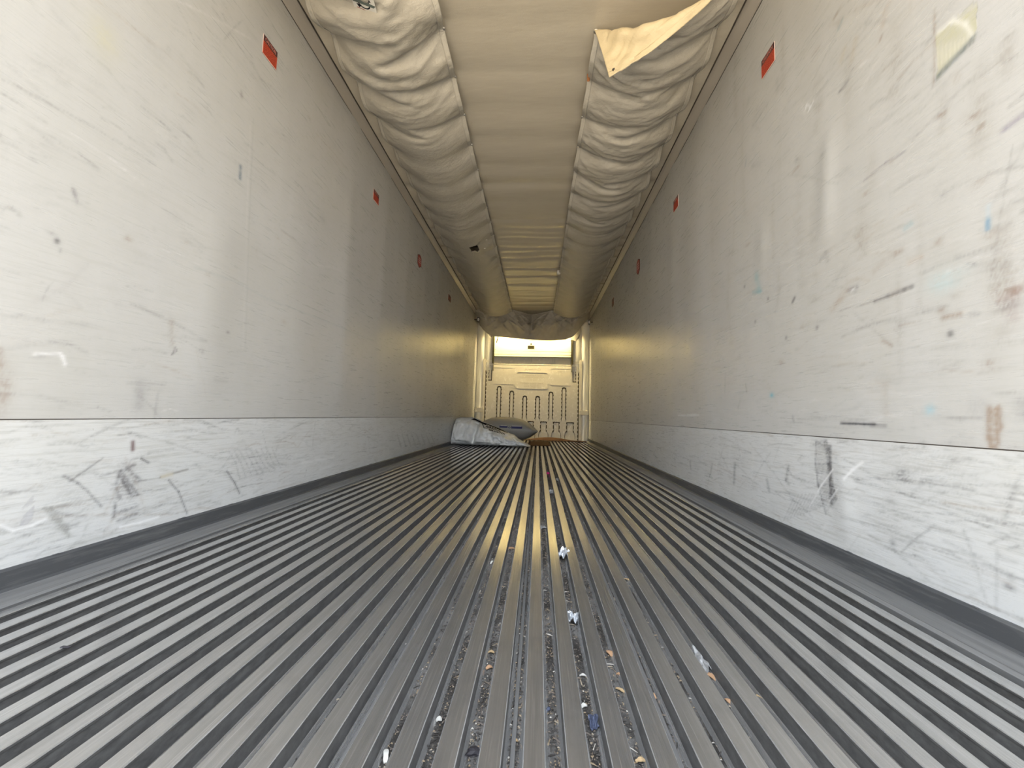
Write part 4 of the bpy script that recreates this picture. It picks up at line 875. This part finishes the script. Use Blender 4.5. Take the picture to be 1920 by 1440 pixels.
def darklabel(s, yc, zc, w, h, label):
    root = empty('brown_label', (s*WX, yc, zc-h/2)); tag(root, label, 'label'); bpy.context.view_layer.update(); F_ = wall_frame(s, yc, zc); inv = root.matrix_world.inverted()
    for nm, q, m, z0, z1 in (('label_edge', (-w/2, w/2, -h/2, h/2), 'pink', -0.002, 0.0005), ('body', (-w/2+.004, w/2-.004, -h/2+.004, h/2-.004), 'brownred', 0.0005, 0.0012), ('text_line', (-w*.35, w*.35, -h*.1, h*.05), 'redtext', 0.0012, 0.0016)):
        o = flat(nm, [(q[0], q[2]), (q[1], q[2]), (q[1], q[3]), (q[0], q[3])], M[m], root, z0, z1, F_); o.matrix_parent_inverse = inv
darklabel(-1, 5.68, 1.765, 0.17, 0.10, 'dark brown-red label on the left wall, farthest from the opening')
darklabel(1, 5.77, 1.745, 0.15, 0.13, 'dark brown-red label on the right wall, farthest from the opening')

# ------------------------------------------------------------------ the two bags and the cardboard at the front end
def pillow(name, L, Wd, T, seed, nu=44, nv=60, crumple=0.0, power=0.5):
    """closed cushion-like surface, long axis x, in-plane y, thickness z, with pinched sealed ends"""
    r = np.random.default_rng(seed)
    u = np.linspace(-1, 1, nv); a = np.linspace(0, 2*np.pi, nu, endpoint=False)
    U, A = np.meshgrid(u, a, indexing='ij')
    prof_ = np.power(np.clip(1-np.abs(U)**2.2, 0, 1), power)
    wid = 1-0.10*(1-np.abs(U))**0.5*0+0.0*U
    cy_ = np.sign(np.cos(A))*np.abs(np.cos(A))**0.75; cz_ = np.sign(np.sin(A))*np.abs(np.sin(A))**0.9
    Pt = np.stack([U*L/2, cy_*Wd/2*(0.80+0.20*np.abs(U)**3*0+0.2*(1-prof_))*wid, cz_*T/2*np.maximum(prof_, 0.012)], -1)
    return Pt, U, A, r
def tube_mesh(name, Pt, caps=True):
    nv, nu = Pt.shape[:2]; idx = np.arange(nv*nu).reshape(nv, nu)
    nx = np.roll(idx, -1, 1); q = np.stack([idx[:-1], nx[:-1], nx[1:], idx[1:]], -1).reshape(-1, 4).tolist()
    q.append(idx[0][::-1].tolist()); q.append(idx[-1].tolist())
    me = bpy.data.meshes.new(name); me.from_pydata(Pt.reshape(-1, 3).tolist(), [], q); me.polygons.foreach_set('use_smooth', [True]*len(q)); me.update()
    bm = bmesh.new(); bm.from_mesh(me); bmesh.ops.recalc_face_normals(bm, faces=bm.faces); bm.to_mesh(me); bm.free()
    return me
# grey air bag lying across, pointed right end, seam along its middle (axes: x along, y depth, z up)
bagP, U, A, r = pillow('b', 1.0, 0.62, 0.46, 9)
DX, DY, DZ = -0.42, 7.42, ZF+0.235
u = np.linspace(-1, 1, 60)
halfh = np.interp(u, [-1, -0.93, -0.8, -0.55, -0.2, 0.2, 0.5, 0.75, 0.92, 1.0], [0.03, 0.09, 0.17, 0.225, 0.238, 0.228, 0.195, 0.125, 0.05, 0.006])
halfd = np.interp(u, [-1, -0.8, -0.4, 0.4, 0.8, 1.0], [0.24, 0.30, 0.31, 0.31, 0.28, 0.22])*np.interp(u, [-1, 0.8, 1], [1, 1, 0.75])
bagP = np.zeros((60, 44, 3)); aa = np.linspace(0, 2*np.pi, 44, endpoint=False)
bagP[..., 0] = DX+u[:, None]*0.575
bagP[..., 1] = DY-np.sign(np.cos(aa))[None, :]*np.abs(np.cos(aa))[None, :]**0.9*halfd[:, None]
bagP[..., 2] = DZ+np.sin(aa)[None, :]*halfh[:, None]
bagP[..., 2] += -0.02*(u[:, None])**2+0.0
bagP[..., 2] = np.maximum(bagP[..., 2], ZF+0.002)
bag = link('inflated_air_bag', tube_mesh('inflated_air_bag', bagP), M['dunnage']); tag(bag, 'plump grey inflated dunnage bag with navy stripes behind the white sack', 'bag')
def bag_front(px, py, y_guess=7.12):
    """point on the front of the air bag met by a view ray (search over the bag's own vertices)"""
    d = ray(px, py).normalized(); V_ = bagP.reshape(-1, 3)-np.array([CX, 0, 0]); t_ = V_ @ np.array(d); dist = np.linalg.norm(V_-t_[:, None]*np.array(d), axis=1)
    k_ = np.argsort(dist)[:8]; k_ = k_[np.argmin(t_[k_])]; yb = bagP.reshape(-1, 3)[k_][1]; return ony(px, py, yb-0.004)
def strip_on_bag(name, x0, x1, z0, z1, m, n=14):
    """printed band following the bag's front"""
    bm = bmesh.new(); rows = []
    for i in range(n+1):
        x = x0+(x1-x0)*i/n; ui = (x-DX)/0.575; hh = np.interp(ui, u, halfh); hd = np.interp(ui, u, halfd); row = []
        for z in np.linspace(z0, z1, 5):
            sn = np.clip((z-DZ+0.02*ui*ui)/hh, -0.98, 0.98); c_ = math.sqrt(1-sn*sn); row.append((x, DY-abs(c_)**0.9*hd-0.004, z))
        rows.append([bm.verts.new(p) for p in row])
    for i in range(n):
        for j in range(4): bm.faces.new((rows[i][j], rows[i+1][j], rows[i+1][j+1], rows[i][j+1]))
    return bm_obj(name, bm, m, bag)
strip_on_bag('navy_stripe', -0.555, -0.405, -0.224, -0.192, M['navy']); strip_on_bag('navy_stripe', -0.335, -0.135, -0.236, -0.196, M['navy'])
strip_on_bag('white_stripe', -0.535, -0.42, -0.191, -0.181, M['white']); strip_on_bag('white_stripe', -0.320, -0.150, -0.195, -0.183, M['white'])
yf = DY-0.31-0.006
bm = bmesh.new()
for a0 in range(12):
    a1, a2 = math.radians(190+a0*13.4), math.radians(190+(a0+1)*13.4)
    vs = [bm.verts.new((-0.370+R*math.cos(a), yf, -0.205+R*math.sin(a))) for a, R in ((a1, 0.026), (a2, 0.026), (a2, 0.017), (a1, 0.017))]; bm.faces.new(vs)
bm_obj('logo_ring', bm, M['navy'], bag)
bm = bmesh.new(); add_box(bm, -0.373, -0.367, yf-0.001, yf+0.001, -0.212, -0.186); bm_obj('logo_bar', bm, M['navy'], bag)
# faint lengthwise seam
strip_on_bag('side_seam', -0.13, 0.10, -0.2115, -0.2075, M['dunnage'], 10)

# crumpled white sack: silhouette taken in its own upright plane, given real depth and folds
SY = 6.42
top_px = [(840, 812), (842, 800), (847, 790), (853, 784.5), (862, 782.2), (880, 782.5), (890, 784.5), (903, 791), (920, 797), (940, 806), (956, 814), (964, 816), (972, 823), (982, 829), (990, 833.5), (994.5, 835)]
tp3 = [ony(a, b, SY) for a, b in top_px]
nn_ = 125
xs_ = np.linspace(-1.232, ony(994.5, 835, SY).x, nn_)
xt = np.array([p.x for p in tp3]); zt_ = np.array([p.z for p in tp3]); o_ = np.argsort(xt)
ztop = np.interp(xs_, xt[o_], zt_[o_]); ztop[0] = min(ztop[0], -0.36)
zbot = np.full(nn_, ZF+0.003)
zmid = (ztop+zbot)/2; hh = np.maximum((ztop-zbot)/2, 0.004)
dep = np.interp(xs_, [-1.232, -1.15, -0.9, -0.55, -0.2, xs_[-1]], [0.25, 0.33, 0.36, 0.34, 0.26, 0.10])
na = 110; aa = np.linspace(0, 2*np.pi, na, endpoint=False); r = np.random.default_rng(31)
ca = np.sign(np.cos(aa))*np.abs(np.cos(aa))**0.62; sa = np.sign(np.sin(aa))*np.abs(np.sin(aa))**0.72
SP = np.zeros((nn_, na, 3)); SP[..., 0] = xs_[:, None]; SP[..., 1] = SY-ca[None, :]*dep[:, None]; SP[..., 2] = zmid[:, None]+sa[None, :]*hh[:, None]
# front leans back towards its crest
lean = (SP[..., 2]-ZF); SP[..., 1] += np.where(ca[None, :] > 0, lean*0.85, 0)*np.interp(xs_, [-1.2, -1.0, 0], [0.45, 0.75, 1.0])[:, None]
f1 = (vnoise((nn_, na), (9, 11), r)-0.5)*0.09+(vnoise((nn_, na), (22, 14), r)-0.5)*0.05+np.abs(vnoise((nn_, na), (17, 15), r)-0.5)*0.10+np.abs(vnoise((nn_, na), (34, 26), r)-0.5)*0.045
zrel = (SP[..., 2]-zbot[:, None])/(2*hh[:, None])
def sfold(x0, x1, w, d):                                                # crease from (x0 at the bottom) to (x1 at the top)
    c = x0+(x1-x0)*zrel; return d*np.exp(-((SP[..., 0]-c)/w)**2)
f1 += sfold(-0.90, -0.83, 0.035, -0.09)+sfold(-0.82, -0.76, 0.04, 0.06)+sfold(-1.0, -0.93, 0.03, 0.03)+sfold(-0.66, -0.76, 0.03, -0.035)+sfold(-0.35, -0.42, 0.025, -0.03)+sfold(-0.28, -0.30, 0.03, 0.03)+sfold(-0.12, -0.2, 0.025, 0.025)+sfold(-1.10, -1.08, 0.03, -0.02)
f1 += 0.045*np.exp(-((zrel-0.62+0.25*(SP[..., 0]+0.75)*0.3)/0.10)**2)*np.interp(xs_, [-1.2, -0.85, -0.75, -0.1, 0], [0, 0, 1, 1, 0])[:, None]
fadeb = np.clip(zrel*5, 0, 1)*np.clip((1-zrel)*6, 0.15, 1)
SP[..., 1] -= f1*np.where(ca[None, :] > -0.2, 1, 0)*fadeb
SP[..., 2] += (vnoise((nn_, na), (10, 5), r)-0.5)*0.012*np.where(zrel > 0.5, 1, 0)*np.minimum(hh[:, None]*10, 1)
SP[..., 0] = np.maximum(SP[..., 0], -1.2395)
sack = link('woven_sack', tube_mesh('woven_sack', SP), M['sack']); tag(sack, 'crumpled white woven plastic sack lying against the left wall', 'sack')
def sack_point(px, py):
    d = np.array(ray(px, py).normalized()); V_ = SP.reshape(-1, 3)-np.array([CX, 0, 0]); t_ = V_ @ d; dist = np.linalg.norm(V_-t_[:, None]*d, axis=1)
    k_ = np.where(dist < 0.022)[0]
    if not len(k_): k_ = np.argsort(dist)[:4]
    t0 = t_[k_].min()
    return Vector((CX, 0, 0))+Vector(d)*(t0-0.012)
def sack_decal(name, pts, m):
    bm = bmesh.new(); A_ = [bm.verts.new(sack_point(*p)) for p in pts]; B_ = [bm.verts.new(v.co+Vector((0, 0.004, 0))) for v in A_]
    n_ = len(A_); bm.faces.new(A_); bm.faces.new(B_[::-1])
    for i in range(n_): bm.faces.new((A_[i], B_[i], B_[(i+1) % n_], A_[(i+1) % n_]))
    bmesh.ops.triangulate(bm, faces=bm.faces[:]); return bm_obj(name, bm, m, sack)
sack_decal('printed_bar', [(883, 786.2), (890, 784.4), (903, 790.6), (913, 794.3), (911, 797.2), (903, 793.4), (892, 788.4)], M['black'])
sack_decal('printed_rule', [(903, 791.4), (922, 797.6), (938, 804.5), (952, 811.0), (952, 812), (937, 806.0), (921, 799.0), (903, 792.8)], M['black'])
sack_decal('printed_rule', [(903, 793), (904.5, 793), (908.5, 802), (914, 802.2), (914, 803.2), (907, 803.0)], M['greygreen'])
def sack_text(body, p0, p1, size, m):
    a3, b3 = sack_point(*p0), sack_point(*p1); ex = (b3-a3); wdt = ex.length; ex.normalize(); ez = Vector((0, 0.35, 1)); ez = (ez-ez.dot(ex)*ex).normalized(); en = ex.cross(ez).normalized()
    mid = (a3+b3)/2+Vector((0, -0.022, 0.004))
    mw = Matrix(((ex.x, ez.x, en.x, mid.x), (ex.y, ez.y, en.y, mid.y), (ex.z, ez.z, en.z, mid.z), (0, 0, 0, 1)))
    return text('sack_print', body, size, m, sack, mw, 0.001, width=wdt, bold=0.001)
sack_text('AIRBAGS', (911, 799.5), (939, 808.5), 0.058, M['black'])
sack_text('888-936-7771', (917, 806.2), (947, 814.5), 0.030, M['black'])

def card(name, label, pts, h, m, curl=0.0, n=10):
    """corrugated sheet lying on the rails: outline given on the floor as a quad, subdivided and slightly curled"""
    q = [Vector((*p, 0)) for p in pts]; P_ = np.zeros((n+1, n+1, 3))
    for i in range(n+1):
        for j in range(n+1):
            s_, t2 = i/n, j/n; p = (q[0]*(1-s_)+q[1]*s_)*(1-t2)+(q[3]*(1-s_)+q[2]*s_)*t2
            P_[j, i] = (p.x, p.y, ZF+0.0015+curl*max(0, math.sin(s_*math.pi*1.3)*t2)*1.0)
    me = grid_mesh(name, P_, -h if False else h); o = link(name, me, m)
    return tag(o, label, 'cardboard')
card('cardboard_sheet', 'flat tan cardboard piece on the floor right of the white sack tip', [(0.0, 6.62), (0.385, 6.72), (0.375, 7.85), (0.0, 7.75)], 0.006, M['card'])
card('cardboard_sheet', 'dark brown cardboard strip curling along the foot of the bulkhead', [(-0.12, 8.16), (1.16, 8.02), (1.18, 8.36), (-0.06, 8.38)], 0.005, M['card_dark'], 0.055, 16)

# ------------------------------------------------------------------ litter on the floor
def scrap(name, label, px, py, z, size, m, seed, cat='litter', flat_=0.5, sub=2, rough=0.5, stretch=1.0, rot=0.0, group=None):
    r_ = random.Random(seed); bm = bmesh.new(); bmesh.ops.create_icosphere(bm, subdivisions=sub, radius=1)
    for v in bm.verts:
        k = 1+rough*(r_.random()-0.5)*1.5; v.co = Vector((v.co.x*k*size*stretch, v.co.y*k*size, max(v.co.z, -0.35)*k*size*flat_))
    zmin = min(v.co.z for v in bm.verts)
    for v in bm.verts: v.co.z -= zmin
    bmesh.ops.rotate(bm, verts=bm.verts, cent=(0, 0, 0), matrix=Matrix.Rotation(rot, 3, 'Z'))
    o = bm_obj(name, bm, m); o.location = onz(px, py, z); tag(o, label, cat, group); return o
def chip(name, label, px, py, z, L, w, t_, m, rot, seed, tilt=0.1, cat='wood chip'):
    r_ = random.Random(seed); n = 5; bm = bmesh.new(); top, bot = [], []
    for i in range(n+1):
        s_ = i/n; ww = w*(0.35+0.65*math.sin(math.pi*min(max(s_, 0.08), 0.92)))*(0.8+0.4*r_.random()); x = (s_-0.5)*L; zz_ = t_*(1+2.0*math.sin(s_*3.1))
        top.append((bm.verts.new((x, -ww/2, zz_)), bm.verts.new((x, ww/2, zz_*0.9)))); bot.append((bm.verts.new((x, -ww/2, zz_-t_)), bm.verts.new((x, ww/2, zz_*0.9-t_))))
    for i in range(n):
        bm.faces.new((top[i][0], top[i+1][0], top[i+1][1], top[i][1])); bm.faces.new((bot[i][0], bot[i][1], bot[i+1][1], bot[i+1][0]))
        bm.faces.new((top[i][0], bot[i][0], bot[i+1][0], top[i+1][0])); bm.faces.new((top[i][1], top[i+1][1], bot[i+1][1], bot[i][1]))
    bm.faces.new((top[0][0], top[0][1], bot[0][1], bot[0][0])); bm.faces.new((top[n][0], bot[n][0], bot[n][1], top[n][1]))
    bmesh.ops.rotate(bm, verts=bm.verts, cent=(0, 0, 0), matrix=Matrix.Rotation(rot, 3, 'Z') @ Matrix.Rotation(tilt, 3, 'X'))
    zmin = min(v.co.z for v in bm.verts)
    for v in bm.verts: v.co.z -= zmin
    o = bm_obj(name, bm, m); o.location = onz(px, py, z); tag(o, label, cat); return o
def foil(name, label, px, py, z, m, seed, lobes):
    """crumpled scrap: a folded sheet of several joined facets"""
    r_ = np.random.default_rng(seed); n = 15; a, b = np.meshgrid(np.linspace(-1, 1, n), np.linspace(-1, 1, n), indexing='ij')
    rad = 0.75+0.35*vnoise((n, n), (4, 4), r_); P_ = np.zeros((n, n, 3)); sx, sy, sz = lobes
    P_[..., 0] = a*sx*rad+0.25*sx*(vnoise((n, n), (5, 5), r_)-0.5); P_[..., 1] = b*sy*rad+0.25*sy*(vnoise((n, n), (5, 5), r_)-0.5)
    P_[..., 2] = sz*(vnoise((n, n), (5, 5), r_)*1.1+0.5*(1-np.maximum(abs(a), abs(b)))+0.25*r_.random((n, n)))
    P_[..., 2] -= P_[..., 2].min()-0.0006
    me = grid_mesh(name, P_, 0.0008); me.polygons.foreach_set('use_smooth', np.zeros(len(me.polygons), bool))
    o = link(name, me, m); o.location = onz(px, py, z); return tag(o, label, 'litter')
foil('foil_scrap', 'larger crumpled silver foil scrap with a side tail between the centre floor rails', 1058, 1048, ZG+0.002, M['foil'], 3, (0.026, 0.030, 0.030))
foil('foil_scrap', 'smaller crumpled silver foil scrap in the centre groove nearer the camera', 1075, 1168, ZG+0.002, M['foil'], 8, (0.016, 0.018, 0.022))
t_ = foil('film_scrap', 'torn clear plastic film lying in a right-hand groove', 1316, 1240, ZG+0.002, M['film'], 12, (0.016, 0.045, 0.013))
foil('blue_scrap', 'crumpled faded blue plastic scrap in a groove near the bottom edge', 1113, 1358, ZG+0.001, M['blue'], 14, (0.008, 0.016, 0.008))
foil('grey_scrap', 'crumpled grey foil scrap far down the centre groove', 1033, 925, ZG+0.002, M['foil'], 15, (0.020, 0.050, 0.020))
foil('grey_scrap', 'dusty grey foil scrap beyond the centre, right of the pink scrap', 1046, 902, ZG+0.002, M['film'], 16, (0.022, 0.035, 0.022))
foil('dark_scrap', 'flat grey leaf-like scrap in the centre groove beyond the foil', 1018, 990, ZG+0.001, M['film'], 17, (0.014, 0.020, 0.008))
scrap('pink_scrap', 'tiny bright magenta plastic scrap far down the centre floor', 1027.5, 889, ZG+0.004, 0.014, M['magenta'], 5, rough=0.7, flat_=0.8)
scrap('black_pebble', 'black pebble lying in a groove at the bottom edge', 887, 1413, ZG, 0.0085, M['dark_scrap'], 6, 'pebble', 0.6, stretch=1.5, rot=0.3)
scrap('blue_bead', 'tiny dark blue bead in the groove right of the centre rail', 1028, 1331, ZG, 0.004, M['blue'], 7, 'bead', 0.9, rough=0.2)
CH = [('pale leaf-shaped wood chip in a groove at the bottom left', 723, 1419, .024, .009, 'paper', 1.9), ('tan oval wood chip in a groove right of the centre foil scraps', 1143, 1226, .022, .013, 'wood_tan', 1.9), ('tan wood chip left of the centre beyond the foil scraps', 957, 1029, .034, .018, 'wood_tan', 0.3),
      ('narrow pale wood chip standing in the groove left of centre', 922, 1055, .030, .008, 'paper', 1.4), ('long yellowish wood splinter on a groove edge at the lower right', 1437, 1315, .036, .008, 'wood', -1.0), ('white paper chip in a groove at the bottom right edge', 1656, 1405, .020, .010, 'paper', -0.5),
      ('pale splinter lying in a groove right of centre, beyond the middle', 1177, 1088, .030, .007, 'wood', -0.6), ('orange-brown wood chip in a groove below the middle right', 1189, 1184, .022, .010, 'wood_tan', -1.0), ('tan wood chip beneath the clear plastic film', 1334, 1270, .038, .011, 'wood_tan', -1.1),
      ('small tan chip beside a rail at the lower right', 1365, 1316, .014, .008, 'wood_tan', -1.2), ('small tan chip in a groove left of the blue scrap', 1160, 1266, .010, .006, 'wood_tan', -0.4), ('long straw-coloured chip in a groove below centre right', 1164, 1296, .022, .006, 'wood', -0.7),
      ('pale chip in a groove at the bottom edge right of centre', 1201, 1428, .016, .007, 'wood', 0.2), ('whitish chip below the small foil scrap in the centre groove', 1095, 1325, .012, .008, 'paper', 0.4), ('white stub in the centre groove between foil and blue scrap', 1093, 1268, .014, .005, 'paper', 0.0),
      ('straw-coloured chip right of the rib groove, lower centre', 921, 1224, .014, .006, 'wood', 0.0), ('reddish wood chip in the groove left of centre', 917, 1253, .014, .009, 'wood_tan', 0.6), ('white triangular chip in a groove lower left of centre', 823, 1351, .010, .010, 'paper', 0.3),
      ('cream chip beside the rib near the bottom edge', 966, 1391, .009, .006, 'wood', 0.3), ('tan chip far down a right-hand groove', 1122, 917, .030, .022, 'wood', 0.2), ('tan chip in a right-hand groove beyond the middle', 1149, 986, .034, .018, 'wood_tan', -0.6),
      ('orange-brown curled chip on the left grooves, far half', 806, 950, .040, .022, 'wood_tan', 0.6), ('pale chip far down a left groove', 752, 942, .034, .014, 'paper', 0.1), ('reddish chip in the rib groove right of centre', 1225, 1307, .012, .008, 'wood_tan', -1.0), ('white chip in the rib groove at lower right of centre', 1254, 1330, .009, .008, 'paper', 0.4), ('white bit left of the rib, lower right of centre', 1223, 1260, .008, .005, 'paper', 0.0)]
for k, (lb, px, py, L, w, m, rot) in enumerate(CH): chip('wood_chip', lb, px, py, ZG+0.0012, L, w, 0.0016, M[m], rot, 40+k)
# fine sawdust, splinters and grit along the grooves: uncountable
r = np.random.default_rng(77); V, Fq, cols = [], [], []
pal = [(0.25, 0.19, 0.12), (0.32, 0.27, 0.20), (0.16, 0.13, 0.10), (0.45, 0.42, 0.37), (0.03, 0.026, 0.022), (0.05, 0.045, 0.04), (0.12, 0.10, 0.085)]
gx = [(ridge_x(i)+ridge_x(i+1))/2 for i in range(33)]
for k in range(15000):
    gi = int(np.clip(r.normal(18.5, 4.6), 0, 32)); y = 0.5*(12.0**(r.random()**1.25))
    if r.random() > 0.35+0.65*math.exp(-((gi-18.5)/4.0)**2): continue
    x = gx[gi]+r.uniform(-0.0085, 0.0085); L = r.uniform(0.0010, 0.0030)*(1+3.0*(r.random() < 0.10)); w = r.uniform(0.0006, 0.0016); a = r.uniform(0, math.pi); t0 = r.uniform(0.0004, 0.0016)
    ca_, sa_ = math.cos(a), math.sin(a); b0 = len(V)
    for (p_, q_, z_) in ((-L, -w, 0), (L, -w*.6, 0), (L*.8, w, 0), (-L*.9, w*.7, 0), (0, 0, t0*1.6)): V.append((x+p_*ca_-q_*sa_, y+p_*sa_+q_*ca_, ZG+0.0002+z_+t0))
    Fq += [(b0, b0+1, b0+4), (b0+1, b0+2, b0+4), (b0+2, b0+3, b0+4), (b0+3, b0, b0+4)]
    c_ = pal[int(r.choice(7, p=[.10, .05, .13, .03, .26, .23, .20]))]; cols += [(*c_, 1)]*5
me = bpy.data.meshes.new('sawdust_litter'); me.from_pydata(V, [], Fq); at = me.attributes.new('tint', 'FLOAT_COLOR', 'POINT'); at.data.foreach_set('color', np.array(cols, np.float32).ravel())
M['litter'] = mat('sawdust', (0.4, 0.3, 0.2), 0.8); t = NT(M['litter']); at_ = t.new('ShaderNodeAttribute', attribute_name='tint'); t.col(at_.outputs['Color'])
o = link('sawdust_litter', me, M['litter']); tag(o, 'fine sawdust, splinters and grit scattered along the centre floor grooves', 'litter', kind='stuff')
# black drip on the left rails
q = onz(117, 1213, ZF); bm = bmesh.new(); add_box(bm, q.x-0.002, q.x+0.017, q.y-0.003, q.y+0.003, ZF+0.0001, ZF+0.0012); 
tag(bm_obj('tar_drip', bm, M['dark_scrap']), 'short black drip across one rail at the lower left', 'stain')
